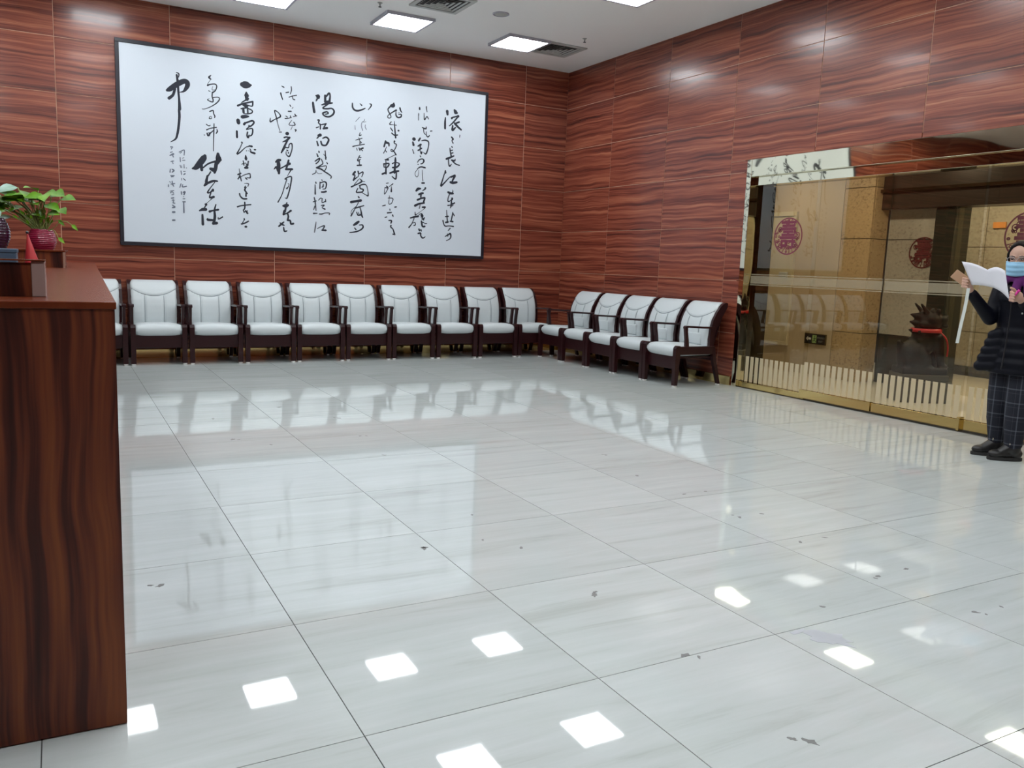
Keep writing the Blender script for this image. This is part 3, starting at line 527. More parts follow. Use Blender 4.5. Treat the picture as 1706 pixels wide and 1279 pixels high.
where = ['mostly hidden behind the wooden counter, leftmost of the back row', 'first clear of the counter, counted rightward in the back row', 'second clear of the counter, counted rightward in the back row',
         'third clear of the counter, counted rightward in the back row', 'fourth clear of the counter, counted rightward in the back row', 'fifth clear of the counter, counted rightward in the back row', 'fourth from the corner in the back row',
         'third from the corner in the back row', 'second from the corner in the back row, beside the last one', 'last one in the back row, tucked into the room corner']
fy = [10.62, 10.60, 10.585, 10.565, 10.59, 10.60, 10.615, 10.60, 10.585, 10.60]
for k in range(10):
    place_chair((bnd[k]+bnd[k+1])/2, fy[k], random.uniform(-.006, .006), 'white leather armchair '+where[k], 'white armchairs along the back wall')
rb = [10.575-.631*k for k in range(6)]
where = ['deepest in the corner of the right row', 'second from the corner in the right row', 'middle one of the five in the right row', 'second from the glass doors in the right row', 'nearest the glass doors in the right row']
for k in range(5):
    place_chair(6.235, (rb[k]+rb[k+1])/2, -pi/2+random.uniform(-.003, .003), 'white leather armchair '+where[k], 'white armchairs along the right wall', True)

# ---------------------------------------------------------------- counter
cn = thing('reception_counter', 'long dark red wooden reception counter with end panel filling the left edge', 'counter', (.13, 2.434, 0), -.0285)
box_obj('end_panel', M['counter'], cn, -1.05, 0, 0, .03, .004, 1.179)
box_obj('side_panel', M['counter'], cn, -.03, 0, .031, 6.93, .004, 1.179)
box_obj('rear_panel', M['counter'], cn, -1.05, -.031, 6.90, 6.93, .004, 1.179)
box_obj('inner_panel', M['counter'], cn, -1.05, -1.02, .031, 6.899, .004, 1.179)
box_obj('worktop', M['countertop'], cn, -1.06, .004, -.006, 6.94, 1.180, 1.200, bev=.003)
near = (-.9, -.205)
box_obj('ledge_front', M['counter'], cn, -1.0, -.199, .200, .225, 1.2003, 1.292)
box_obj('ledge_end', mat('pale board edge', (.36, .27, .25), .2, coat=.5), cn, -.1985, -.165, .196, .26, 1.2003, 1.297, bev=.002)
box_obj('ledge_top', M['countertop'], cn, -1.0, -.165, .190, .27, 1.2975, 1.301)
box_obj('far_ledge', M['counter'], cn, -1.0, -.212, 4.18, 5.2, 1.2003, 1.308)
box_obj('far_ledge_top', M['countertop'], cn, -1.01, -.197, 4.17, 5.22, 1.3085, 1.320, bev=.002)
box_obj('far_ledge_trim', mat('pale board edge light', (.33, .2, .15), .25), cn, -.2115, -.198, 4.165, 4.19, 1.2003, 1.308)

# things on the counter
def leaf(bm, p, d, up, ln, wd, droop=.25, fold=.18):
    d = Vector(d).normalized(); s = d.cross(Vector(up)).normalized(); n = s.cross(d)
    k = 7; wf = [0.02, .62, 1, .92, .68, .34, .02]; rows = []
    for i in range(k):
        t = i/(k-1); c = Vector(p)+d*ln*t-Vector((0, 0, 1))*droop*ln*t*t; hw = wd/2*wf[i]
        if i == 1: pass
        rows.append([bm.verts.new(c-s*hw+n*hw*fold), bm.verts.new(c-s*hw*.5+n*hw*fold*.4), bm.verts.new(c), bm.verts.new(c+s*hw*.5+n*hw*fold*.4), bm.verts.new(c+s*hw+n*hw*fold)])
    for a, b in zip(rows, rows[1:]):
        for i in range(4): bm.faces.new((a[i], a[i+1], b[i+1], b[i]))
def leafmat(name, c1, c2):
    m = mat(name, c1, .5, spec=.3); tc = N(m, 'ShaderNodeTexCoord'); n = N(m, 'ShaderNodeTexNoise', Scale=9.0, Detail=2.0); L(m, tc.outputs['Object'], n.inputs['Vector'])
    r = ramp(m, [(.35, c1), (.65, c2)]); L(m, n.outputs['Fac'], r.inputs[0]); L(m, r.outputs[0], bsdf(m).inputs['Base Color'])
    bsdf(m).inputs['Transmission Weight'].default_value = 0; return m
M['leaf'] = leafmat('pothos leaf', (.06, .20, .006), (.17, .38, .015))
M['leafpale'] = leafmat('pale pothos leaf', (.16, .30, .2), (.4, .55, .48))
M['stem'] = mat('plant stem', (.22, .27, .07), .5)
def ribpot(bm, R, hh):
    prof = [(R*.55, 0)]; n = 44
    for i in range(n+1):
        t = i/n; r = R*(.58+.42*math.sin(pi*(.12+.80*t))**.8)
        r += .0016*(1 if (i % 4) < 2 else -1); prof.append((r, hh*t))
    prof += [(R*.62, hh), (R*.60, hh*.9)]
    lathe(bm, prof, 28)
PX, PY = -.09, 7.0
pl = thing('potted_pothos', 'green pothos with trailing leaves in a ribbed magenta pot on the counter', 'plant', (PX, PY, 1.3205))
bm = bmesh.new(); ribpot(bm, .094, .145); obj('pot', bm, mat('magenta glazed pot', (.25, .008, .04), .25, coat=.3), pl, True)
bm = bmesh.new(); lathe(bm, [(.055, .12), (.055, .128)], 18); obj('soil', bm, mat('soil', (.03, .02, .012), .9), pl)
rp = random.Random(11)
A = r0; B = Vector((-fw.x, -fw.y, 0)).normalized()
LV = [(.13, .37, .10, .9, 0), (.02, .39, .12, .5, 0), (-.08, .40, .13, .1, 0), (-.16, .36, .12, -.4, 0), (.05, .32, .11, .7, 0), (-.02, .33, .13, .3, 0), (-.12, .30, .12, -.2, 0), (-.22, .33, .11, -.7, 0),
      (.09, .29, .10, .6, 0), (-.05, .27, .10, .2, 0), (-.27, .37, .13, -.8, 1), (-.19, .44, .13, -.3, 1), (-.28, .24, .12, -.9, 1), (.08, .26, .08, .9, 0), (-.1, .35, .12, -.5, 0), (-.24, .28, .1, -.3, 0),
      (-.02, .42, .11, -.1, 0), (-.33, .30, .12, -.6, 0), (-.2, .22, .1, -.8, 1), (.0, .23, .07, .5, 0), (-.35, .40, .12, -.8, 0), (-.06, .36, .12, .6, 0)]
LV += [(rp.uniform(-.34, .06), rp.uniform(.27, .40), rp.uniform(.09, .13), rp.uniform(-.9, .9), 0) for _ in range(16)]
stems = bmesh.new()
for k, (s, z, ln, dx, pale) in enumerate(LV):
    p1 = A*s+B*rp.uniform(-.06, .06)+Vector((0, 0, z)); p0 = Vector((rp.uniform(-.03, .03), rp.uniform(-.03, .03), .12))
    mid = (p0+p1)/2+Vector((0, 0, .04))+A*(s*.1)
    tube(stems, smooth_pts([tuple(p0), tuple(mid), tuple(p1)], 4), .004, 5)
    bm = bmesh.new(); leaf(bm, p1, A*dx+B*rp.uniform(.15, .5)+Vector((0, 0, rp.uniform(-.1, .25))), (A*rp.uniform(-.3, .3)+B*rp.uniform(.35, .9)+Vector((0, 0, 1))), ln*1.2, ln*.95)
    obj('leaf', bm, M['leafpale'] if pale else M['leaf'], pl, True)
for k in range(26):   # fine lower foliage
    a = rp.uniform(-1, 1); p1 = A*(-.05+.10*a)+B*rp.uniform(-.05, .06)+Vector((0, 0, rp.uniform(.16, .27)))
    p0 = Vector((rp.uniform(-.03, .03), rp.uniform(-.03, .03), .12)); tube(stems, [p0, p1], .0025, 4)
    bm = bmesh.new(); leaf(bm, p1, A*a*.6+Vector((0, 0, .8))+B*.2, (A*.2+B), rp.uniform(.04, .07), .018); obj('leaf', bm, M['leaf'], pl, True)
for pts in ([(.05, .13), (.11, .16), (.15, .20), (.20, .205), (.235, .185)], [(.06, .13), (.10, .145), (.125, .115), (.135, .09)], [(.05, .13), (.09, .19), (.14, .215)]):
    P = [tuple(A*a+B*.03+Vector((0, 0, b))) for a, b in pts]; tube(stems, smooth_pts(P, 4), .0028, 5)
    bm = bmesh.new(); leaf(bm, P[-1], A*.8+Vector((0, 0, -.5)), (A*.1+B+Vector((0, 0, .5))), .055, .028); obj('leaf', bm, M['leaf'], pl, True)
obj('stems', stems, M['stem'], pl, True)
p2 = thing('plant_pot', 'dark purple ribbed pot cut by the left edge of the picture', 'plant pot', (-.405, 6.93, 1.3205))
bm = bmesh.new(); ribpot(bm, .125, .21); obj('pot', bm, mat('dark purple glaze', (.035, .008, .03), .15, coat=.7), p2, True)
bm = bmesh.new()
for s, z in ((-.05, .2), (.06, .24), (.1, .2)): tube(bm, [(0, 0, .18), tuple(A*s+B*.05+Vector((0, 0, z+.06)))], .004, 5)
leaf(bm, A*.1+B*.08+Vector((0, 0, .27)), A*.3+B*.4+Vector((0, 0, -.6)), A*.6+B+Vector((0, 0, .4)), .1, .06); leaf(bm, A*-.05+B*.08+Vector((0, 0, .27)), A*-.3+B*.4, Vector((0, 0, 1)), .12, .07)
obj('foliage', bm, M['leafpale'], p2, True)
cone = thing('red_paper_cone', 'small red cone shaped paper ornament in front of the magenta pot', 'ornament', (-.115, 5.3, 1.2005))
bm = bmesh.new()
loft(bm, [[(.045*q*cos(2*pi*k/20)-.022*(1-q), .045*q*sin(2*pi*k/20), z) for k in range(20)] for q, z in ((1, 0), (.97, .012), (.5, .11), (.06, .205), (.02, .21))]); obj('cone', bm, mat('red paper', (.45, .02, .025), .5), cone, True)
bm = bmesh.new(); ellip(bm, (-.022, 0, .213), (.008, .008, .008)); obj('tip_bead', bm, M['black'], cone, True)
bxo = thing('blue_storage_box', 'slate blue box standing behind the raised counter ledge at left edge', 'box', (-.19, 5.2, 1.2005))
bm = bmesh.new(); bx(bm, -.33, 0, 0, .22, 0, .10, bev=.004); obj('body', bm, mat('slate blue card', (.045, .085, .14), .6), bxo)
bm = bmesh.new(); bx(bm, -.335, .004, -.004, .224, .1003, .122, bev=.004); obj('lid', bm, mat('slate blue lid', (.05, .095, .155), .6), bxo)

# ---------------------------------------------------------------- glazed entrance
GX = 7.12
bm = bmesh.new()     # polished brass lining: head and jambs (front faces flush with the wall, returns into it)
bx(bm, X1-.012, X1+.36, DY1-.075, DY1, .0, DZ, bev=.003)
bx(bm, X1-.012, X1+.36, DY0, DY0+.075, .0, DZ, bev=.003)
bx(bm, X1-.012, X1+.05, DY0+.076, DY1-.076, 2.44, DZ, bev=.003)
struct('trim_1', bm, M['brass'])
bm = bmesh.new(); bx(bm, X1+.05, X1+.14, DY0+.077, DY1-.077, 2.345, 2.4395, bev=.002); struct('trim_2', bm, M['brass'])
bm = bmesh.new(); bx(bm, X1+.141, X1+.36, DY0+.077, DY1-.077, 2.36, 2.60, bev=.002); struct('trim_3', bm, M['bronze'])
bm = bmesh.new(); bx(bm, GX-.02, GX+.04, 6.30, DY1-.0765, 0, .065, bev=.003); struct('trim_4', bm, M['brassgold'])
bm = bmesh.new(); bx(bm, X1+.15, X1+.358, DY1-.115, DY1-.0765, .002, 2.355, bev=.002); struct('trim_5', bm, M['bronze'])

def medallion(parent, x, y, z, R, m):
    """paper-cut disc in the y-z plane facing -x: rings, four small rosettes and a big character"""
    def ring(bm, cy, cz, a, b, n=40):
        i0 = [(cy+a*cos(2*pi*k/n), cz+a*sin(2*pi*k/n)) for k in range(n)]; i1 = [(cy+b*cos(2*pi*k/n), cz+b*sin(2*pi*k/n)) for k in range(n)]
        v = [[bm.verts.new((0, p[0], p[1])) for p in i0], [bm.verts.new((0, p[0], p[1])) for p in i1]]
        w_ = [[bm.verts.new((-.001, p[0], p[1])) for p in i0], [bm.verts.new((-.001, p[0], p[1])) for p in i1]]
        for k in range(n):
            q = (k+1) % n
            bm.faces.new((w_[0][k], w_[0][q], w_[1][q], w_[1][k])); bm.faces.new((v[0][k], v[1][k], v[1][q], v[0][q]))
            bm.faces.new((v[1][k], w_[1][k], w_[1][q], v[1][q])); bm.faces.new((v[0][k], v[0][q], w_[0][q], w_[0][k]))
    bm = bmesh.new(); ring(bm, 0, 0, R*.93, R)
    for a in (.55, 1.0-.55/pi*0+2.05, 3.9, 5.5):
        cy, cz = R*.68*cos(a), R*.68*sin(a); ring(bm, cy, cz, R*.10, R*.15, 16); ring(bm, cy, cz, 0.001, R*.05, 10)
    for k in range(34):
        a = rs.uniform(0, 2*pi); q = rs.uniform(.5, .88)*R
        ring(bm, q*cos(a), q*sin(a), R*.03, R*.07, 8)
    for k in range(9):
        a = pi+.5+k*(pi-1)/8; tube(bm, [(-.0005, R*.55*cos(a), R*.55*sin(a)), (-.0005, R*.92*cos(a+.1), R*.92*sin(a+.1))], R*.022, 4, cap=True)
    o = obj('paper_cut_ring', bm, m, parent, loc=(x, y, z))
    me = text_mesh('壽', R*1.45, .0006, R*.028); o2 = obj('paper_cut_character', me, m, parent); o2.rotation_euler = (pi/2, 0, -pi/2); o2.location = (x-.0012, y, z-.02*R); o2.scale = (.82, 1.15, 1)
def door_leaf(n, ya, yb, off, rail=True, med=None):
    """ya > yb"""
    d = struct('door_%d' % n)
    z0 = .105 if rail else .066
    box_obj('pane', M['glass'], d, GX+off, GX+off+.012, yb+.004, ya-.004, z0, 2.352)
    if rail:
        bm = bmesh.new(); bx(bm, GX+off-.022, GX+off+.034, yb+.006, ya-.006, .012, .1045, bev=.004); obj('bottom_rail', bm, M['brassgold'], d)
    k = int(round((ya-yb-.05)/.0735)); pitch = (ya-yb-.03)/k
    me = None
    for i in range(k):
        if me is None:
            bm = bmesh.new(); bx(bm, -.0008, 0, -pitch*.34, pitch*.34, 0, .30); me = mesh_of(bm, 'frosted_bar'); me.materials.append(M['frost'])
        o = obj('frosted_bar', me, None, d, loc=(GX+off-.0012, ya-.02-pitch*(i+.5), z0+.003))
    for z, h in ((1.205, .012), (1.225, .09), (1.325, .012)):
        box_obj('frosted_line', M['frostfaint'], d, GX+off-.0018, GX+off-.0008, yb+.01, ya-.01, z, z+h)
    if med: medallion(d, GX+off-.004, med[0], med[1], .205, med[2])
door_leaf(1, DY1-.08, 6.34, .03, False, (6.75, 1.765, M['redfilmglare']))
door_leaf(2, 6.37, 5.447, 0, True)
door_leaf(3, 5.443, 4.515, 0, True)
door_leaf(4, 4.512, 3.60, .03, True, (4.12, 1.735, M['redfilm']))
door_leaf(5, 3.596, 2.70, .03, True)
door_leaf(6, 2.696, DY0+.08, .03, False)
bm = bmesh.new(); bx(bm, GX-.03, GX+.04, 4.500, 4.528, .0, .125, bev=.004); struct('trim_6', bm, M['brassgold'])

# lobby beyond the glass
bm = bmesh.new(); bx(bm, X1+.501, 13.5, -3, 10.2, -.1, -.001); struct('floor_lobby', bm, M['lobbyfloor'])
bm = bmesh.new(); bx(bm, X1+.301, 13.5, -3, 10.2, 2.95, 3.05); struct('ceiling_lobby', bm, mat('lobby ceiling', (.35, .31, .24), .7))
bm = bmesh.new(); bx(bm, 9.0, 9.2, 7.60, 10.2, -.01, 2.95); struct('wall_lobby_left', bm, M['creamlobby'])
bm = bmesh.new(); bx(bm, X1+.36, 9.0, 9.9, 10.1, -.01, 2.95); struct('wall_lobby_end', bm, M['creamlobby'])
bm = bmesh.new(); bx(bm, X1+.301, X1+.36, DY1+.01, 9.9, -.01, 2.95); struct('wall_lobby_near', bm, M['bronze'])
bm = bmesh.new(); bx(bm, 11.5, 11.7, -3, 10.2, -.01, 2.95); struct('wall_lobby_far', bm, M['joint'])
bm = bmesh.new(); bx(bm, X1+.301, 13.5, -3.2, -3, -.01, 2.95); struct('wall_lobby_right', bm, M['travdim'])
def slabs(parent, x, ya, yb, mt, zs=(.13, .63, 1.83, 2.95), wdt=1.2, thick=.03):
    y = ya
    while y > yb+.01:
        y2 = max(y-wdt, yb)
        for a, b in zip(zs, zs[1:]):
            bm = bmesh.new(); bx(bm, x, x+thick, y2+.004, y-.004, a+.004, b-.004, bev=.002, seg=1); obj('stone_slab', bm, mt, parent)
        y = y2
# pillar
bm = bmesh.new(); bx(bm, 9.035, 9.28, 7.17, 7.58, -.01, 2.95); pi_ = struct('trim_7', bm, M['joint'])
slabs(pi_, 9.0, 7.595, 7.14, M['travertine'], (.0, .63, 1.83, 2.47, 2.95))
for a, b in ((0, .63), (.63, 1.83), (1.83, 2.47), (2.47, 2.95)):
    bm = bmesh.new(); bx(bm, 9.034, 9.30, 7.14, 7.168, a+.004, b-.004, bev=.002, seg=1); obj('stone_slab', bm, M['travertine'], pi_)
bm = bmesh.new(); bx(bm, 9.36, 9.5, 6.42, 7.17, -.01, 2.95); wi = struct('wall_lobby_niche', bm, M['joint'])
slabs(wi, 9.325, 7.14, 6.43, M['travdim'], (.63, 1.83, 2.95)); slabs(wi, 9.325, 7.14, 6.43, mat('dark plinth stone', (.03, .03, .026), .3), (.0, .63))
bm = bmesh.new(); bx(bm, 9.2, 9.5, 6.17, 6.42, 0, 2.3, bev=.004); struct('trim_8', bm, mat('dark green black stone', (.02, .025, .02), .12))
bm = bmesh.new(); bx(bm, 9.15, 9.45, -1, 7.138, 2.2, 2.95, bev=.004); struct('trim_9', bm, mat('dark bronze lintel', (.04, .03, .022), .3, metal=.4))
bm = bmesh.new(); bx(bm, 9.10, 9.149, -1, 7.138, 2.40, 2.44, bev=.003); struct('trim_10', bm, M['bronze'])
wf = bpy.data.objects['wall_lobby_far']
slabs(wf, 11.468, 8.4, 2.4, M['travdim'])
bm = bmesh.new(); bx(bm, 11.44, 11.499, 2.4, 8.4, 0, .128); struct('baseboard_lobby', bm, mat('dark skirting', (.03, .03, .025), .3))
# second glass line
g2 = struct('door_7')
box_obj('pane', M['glass'], g2, 9.24, 9.252, 5.17, 6.165, .02, 2.198); box_obj('stile', M['bronze'], g2, 9.225, 9.267, 5.13, 5.169, .0, 2.198)
g3 = struct('door_8')
box_obj('pane', M['glass'], g3, 9.24, 9.252, 4.13, 5.129, .02, 2.198); box_obj('stile', M['bronze'], g3, 9.225, 9.267, 4.09, 4.129, .0, 2.198)
md = thing('wall_medallion', 'dark red round paper-cut ornament on the stone wall above the black statue', 'ornament', (9.318, 6.62, 1.67))
medallion(md, 0, 0, 0, .19, M['redfilm'])
# cream inset panel on the lobby wall
t = thing('cream_cabinet_door', 'tall cream panel door with raised frame behind the left glass door', 'panel', (8.999, 8.66, .36))
bm = bmesh.new(); bx(bm, -.03, 0, -.33, .33, 0, 1.85, bev=.006); obj('door_board', bm, M['creampanel'], t)
bm = bmesh.new(); bx(bm, -.045, -.0302, -.33, .33, 1.79, 1.85, bev=.004); bx(bm, -.045, -.0302, -.33, .33, 0, .05, bev=.004); bx(bm, -.045, -.0302, -.33, -.285, .05, 1.79, bev=.004); bx(bm, -.045, -.0302, .285, .33, .05, 1.79, bev=.004); obj('raised_frame', bm, M['creampanel'], t)
bm = bmesh.new(); bx(bm, -.07, -.0302, -.25, -.11, .93, 1.02, bev=.008); obj('lock', bm, M['vent'], t)
# exit sign
t = thing('exit_sign', 'small black exit sign with white arrow and green running man low on the lobby wall', 'sign', (8.999, 7.855, .495))
bm = bmesh.new(); bx(bm, -.02, 0, -.18, .18, -.072, .072, bev=.003); obj('housing', bm, mat('sign rim', (.06, .04, .01), .4), t)
bm = bmesh.new(); bx(bm, -.0215, -.0202, -.17, .17, -.062, .062); obj('face', bm, M['black'], t)
sw = mat('sign white', (.6, .6, .6), .5); sg = mat('sign pale grey', (.22, .22, .2), .5); sgr = mat('sign green', (.3, .42, .16), .5)
bm = bmesh.new(); ap = [(.15, 0), (.115, .032), (.115, .014), (.065, .014), (.065, -.014), (.115, -.014), (.115, -.032)]
loft(bm, [[(-.0216, a, b) for a, b in ap], [(-.0226, a, b) for a, b in ap]]); obj('arrow', bm, sw, t)
bm = bmesh.new(); bx(bm, -.0226, -.0216, -.028, .042, -.052, .052); obj('pictogram_field', bm, sgr, t)
bm = bmesh.new()
for a, b in (((.02, .0), (-.004, .02)), ((-.004, .02), (.006, -.012)), ((.006, -.012), (-.012, -.024)), ((-.012, -.024), (-.02, -.044)), ((.006, -.012), (.02, -.03)), ((.02, -.03), (.034, -.03)), ((-.004, .018), (-.02, .004))):
    tube(bm, [(-.0235, *a), (-.0235, *b)], .0045, 6)
ellip(bm, (-.0235, .0, .036), (.003, .008, .008), u=10, v=6); obj('running_man', bm, mat('sign dark green', (.02, .08, .02), .5), t)
for s, sz, z in (('安全出口', .031, .02), ('EXIT', .034, -.028)):
    me = text_mesh(s, sz, .0006); o = obj('lettering', me, sg, t); o.rotation_euler = (pi/2, 0, -pi/2); o.location = (-.0225, -.1, z)
# orange sign further in
t = thing('orange_wall_sign', 'small orange sign high on the far stone wall left of the big red medallion', 'sign', (11.465, 7.01, 2.13))
bm = bmesh.new(); bx(bm, -.025, 0, -.09, .09, -.04, .04, bev=.003); obj('plate', bm, mat('orange sign', (.6, .25, .07), .5), t)

# statue on pedestal
st = thing('guardian_lion_statue', 'black stone guardian beast statue with red ribbon on dark pedestal behind the glass', 'statue', (8.42, 5.86, 0), -.5032)
bm = bmesh.new(); bx(bm, -.30, .27, -.20, .20, 0, .235, bev=.012); bx(bm, -.27, .24, -.175, .175, .2352, .31, bev=.01); obj('pedestal', bm, mat('dark grey stone', (.045, .042, .035), .4), st)
bm = bmesh.new()
def cap_(bm, a, ra, b, rb_, n=12):
    a, b = Vector(a), Vector(b); ellip(bm, a, (ra,)*3, u=n, v=8); ellip(bm, b, (rb_,)*3, u=n, v=8); tube(bm, [a, b], [ra, rb_], n)
zb = .31
bx(bm, -.26, .23, -.15, .15, zb-.01, zb+.07)
ellip(bm, (-.10, 0, zb+.20), (.17, .15, .18)); ellip(bm, (.0, 0, zb+.38), (.14, .12, .2))
for s in (-1, 1):
    ellip(bm, (-.08, s*.09, zb+.14), (.15, .07, .14)); cap_(bm, (.12, s*.075, zb+.40), .06, (.18, s*.08, zb+.10), .04); ellip(bm, (.20, s*.08, zb+.085), (.06, .045, .035))
    ellip(bm, (.0, s*.1, zb+.085), (.09, .04, .035))
    cap_(bm, (-.02, s*.05, zb+.68), .03, (-.10, s*.07, zb+.77), .012); ellip(bm, (.10, s*.06, zb+.69), (.03, .02, .04))
ellip(bm, (.04, 0, zb+.58), (.14, .11, .12)); ellip(bm, (.16, 0, zb+.60), (.09, .075, .06)); ellip(bm, (.19, 0, zb+.53), (.07, .06, .03)); ellip(bm, (.22, 0, zb+.635), (.03, .035, .025))
for z in (.36, .45, .54, .62): cap_(bm, (-.05, 0, zb+z), .06, (-.17, 0, zb+z+.03), .012)
for z in (.36, .45, .54):
    for s in (-1, 1): cap_(bm, (-.03, s*.07, zb+z), .045, (-.12, s*.11, zb+z+.02), .012)
cap_(bm, (-.22, 0, zb+.12), .05, (-.26, 0, zb+.33), .035)
remesh(bm, 'beast_body', .012, 2, mat('black carved stone', (.004, .004, .004), .45, spec=.25), st)
bm = bmesh.new()
lathe(bm, [(.150, .46+zb-.0), (.158, .46+zb), (.150, zb+.50), (.142, zb+.50)], 28, c=(.01, 0, 0))
tube(bm, smooth_pts([(.14, -.06, zb+.47), (.20, -.09, zb+.40), (.235, -.08, zb+.30), (.235, -.08, zb+.2)], 4), [.03]*13, 8, .3)
tube(bm, smooth_pts([(.14, .05, zb+.47), (.2, .05, zb+.43), (.22, .06, zb+.34)], 4), [.026]*9, 8, .3)
ellip(bm, (.155, 0, zb+.475), (.035, .045, .035)); obj('red_ribbon', bm, mat('red satin', (.42, .012, .02), .4), st, True)

# unseen lamps added in the lobby ceiling to brighten the lobby
lob = mat('warm downlight', (1, 1, 1), .5, emit=(1, .88, .68), es=LOBBY)
lob2 = mat('brighter warm downlight', (1, 1, 1), .5, emit=(1, .88, .68), es=LOBBY*2.2)  # stronger emission to lift the far side of the lobby
for x, y in ((8.1, 8.3), (8.1, 6.7), (8.1, 4.9), (8.1, 3.0), (10.4, 7.0), (10.4, 5.0), (10.4, 3.0)):
    t = thing('fill_lamp', 'added unseen warm lobby downlight hidden above the glass doors', 'light', (x, y, 2.95), group='added lobby lamps')
    bm = bmesh.new(); lathe(bm, [(.12, 0), (.14, 0), (.14, -.01), (.12, -.012), (.12, 0)], 20, cap=False); obj('rim', bm, M['brassgold'], t, True)
    bm = bmesh.new(); lathe(bm, [(.115, -.002), (.115, -.006)], 20); obj('lens', bm, lob if x < 9 else lob2, t)

# ---------------------------------------------------------------- person
PG = Vector((6.37, 3.67, 0)); VA = r0.copy(); PYAW = YAW+.551; VA = Vector((cos(PYAW), -sin(PYAW), 0)); VB = Vector((sin(PYAW), cos(PYAW), 0))
ps = thing('person', 'person in dark puffer jacket, plaid trousers and blue face mask reading a white paper', 'person', PG, -PYAW)
# local frame of ps: x = right in the picture, y = away from the camera, z up
skin = mat('skin', (.52, .32, .24), .5); bsdf(skin).inputs['Subsurface Weight'].default_value = .08
jack = mat('black navy nylon', (.0025, .003, .007), .5, spec=.16)
hairm = mat('black hair', (.005, .004, .004), .5, spec=.25)
def plaid():
    m = mat('navy plaid cloth', (.012, .016, .03), .85)
    tc = N(m, 'ShaderNodeTexCoord'); sp = N(m, 'ShaderNodeSeparateXYZ'); L(m, tc.outputs['Object'], sp.inputs[0])
    def line(src, per, wd, off=0.0):
        a = math_(m, 'ADD', src, vb=10+off); f = math_(m, 'FRACT', math_(m, 'DIVIDE', a, vb=per)); return math_(m, 'LESS_THAN', math_(m, 'ABSOLUTE', math_(m, 'SUBTRACT', f, vb=.5)), vb=wd)
    hx = sp.outputs[0]
    a = line(sp.outputs[2], .105, .045); b = line(hx, .085, .05); c = line(sp.outputs[2], .105, .02, .03); d = line(hx, .085, .02, .03)
    s = math_(m, 'ADD', math_(m, 'ADD', math_(m, 'MULTIPLY', a, vb=.5), math_(m, 'MULTIPLY', b, vb=.5)), math_(m, 'ADD', math_(m, 'MULTIPLY', c, vb=.2), math_(m, 'MULTIPLY', d, vb=.2)))
    r = ramp(m, [(0, (.005, .006, .014)), (1, (.09, .10, .125))]); L(m, s, r.inputs[0]); L(m, r.outputs[0], bsdf(m).inputs['Base Color']); return m
def capn(bm, pts, rad, n=16):
    """tapered chain of rounded limbs"""
    for (a, ra), (b, rb_) in zip(zip(pts, rad), zip(pts[1:], rad[1:])):
        cap_(bm, a, ra, b, rb_, n)
def torso(bm, rings, n=24, rot=0):
    R = []
    for x, y, z, rx, ry in rings:
        R.append([(x+rx*cos(2*pi*k/n)*cos(rot)-ry*sin(2*pi*k/n)*sin(rot), y+rx*cos(2*pi*k/n)*sin(rot)+ry*sin(2*pi*k/n)*cos(rot), z) for k in range(n)])
    loft(bm, R)
BR = -.35    # shoulders line turned: her right side (picture left) a little away
RS, RE, RW = (-.145, .05, 1.285), (-.188, -.03, 1.065), (-.335, -.17, 1.272)
LS, LE, LW = (.165, -.05, 1.285), (.185, -.20, 1.06), (.015, -.33, 1.205)
HC = Vector((-.037, -.05, 1.522))
# ---- body: one continuous skin surface
bm = bmesh.new()
torso(bm, [(.02, 0, .84, .14, .09), (.02, 0, .95, .15, .10), (.01, 0, 1.08, .12, .085), (.01, 0, 1.22, .15, .09), (.005, 0, 1.31, .14, .07), (0, 0, 1.345, .06, .05)], rot=BR)
capn(bm, [(0, .0, 1.30), (-.015, -.02, 1.43)], [.052, .048])
capn(bm, [RS, RE, RW], [.040, .030, .024]); capn(bm, [LS, LE, LW], [.040, .030, .024])
capn(bm, [(-.06, .03, .86), (-.065, .02, .47), (-.05, .05, .09)], [.085, .055, .04]); capn(bm, [(.07, -.03, .86), (.06, -.07, .47), (.065, -.07, .09)], [.085, .055, .04])
# head shape
hr = Matrix.Rotation(-.22, 4, 'Z') @ Matrix.Rotation(.18, 4, 'X')
def HP(x, y, z): return HC+(hr @ Vector((x, y, z)))
ellip(bm, HP(0, .018, .03), (.076, .092, .092), hr, 20, 14); ellip(bm, HP(0, -.02, -.04), (.060, .062, .072), hr, 18, 12); ellip(bm, HP(0, -.045, -.085), (.032, .03, .028), hr)
ellip(bm, HP(0, -.092, -.022), (.012, .014, .022), hr); ellip(bm, HP(0, -.097, -.034), (.014, .012, .010), hr)
for s in (-1, 1):
    ellip(bm, HP(s*.076, .01, -.005), (.010, .018, .030), hr); ellip(bm, HP(s*.038, -.058, -.03), (.026, .022, .024), hr)
    ellip(bm, HP(s*.032, -.073, .022), (.024, .012, .008), hr)
# ---- hands, five fingers each, closed on what they hold
def hand(bm, wrist, palm, fdirs, thumb, rp_=.012):
    W_, Pm = Vector(wrist), Vector(palm)
    cap_(bm, W_, .024, W_.lerp(Pm, .5), .026); ellip(bm, Pm, (.034, .026, .038)); cap_(bm, W_.lerp(Pm, .4), .025, Pm, .028)
    for chain in fdirs: capn(bm, chain, [.0098, .0088, .0082, .0074][:len(chain)], 8)
    capn(bm, thumb, [.0125, .011, .0095], 8)
RP = Vector((-.350, -.185, 1.325))
fr_ = []
for i in range(4):
    z = 1.295+.021*i; l = (.8, 1, 1.05, .95)[i]
    fr_.append([(-.363, -.185, z+.005), (-.385-.006*l, -.206, z+.008), (-.378-.004*l, -.232, z+.004), (-.352, -.241, z+.0)])
hand(bm, RW, RP, fr_, [(-.333, -.185, 1.315), (-.314, -.205, 1.345), (-.316, -.224, 1.37)])
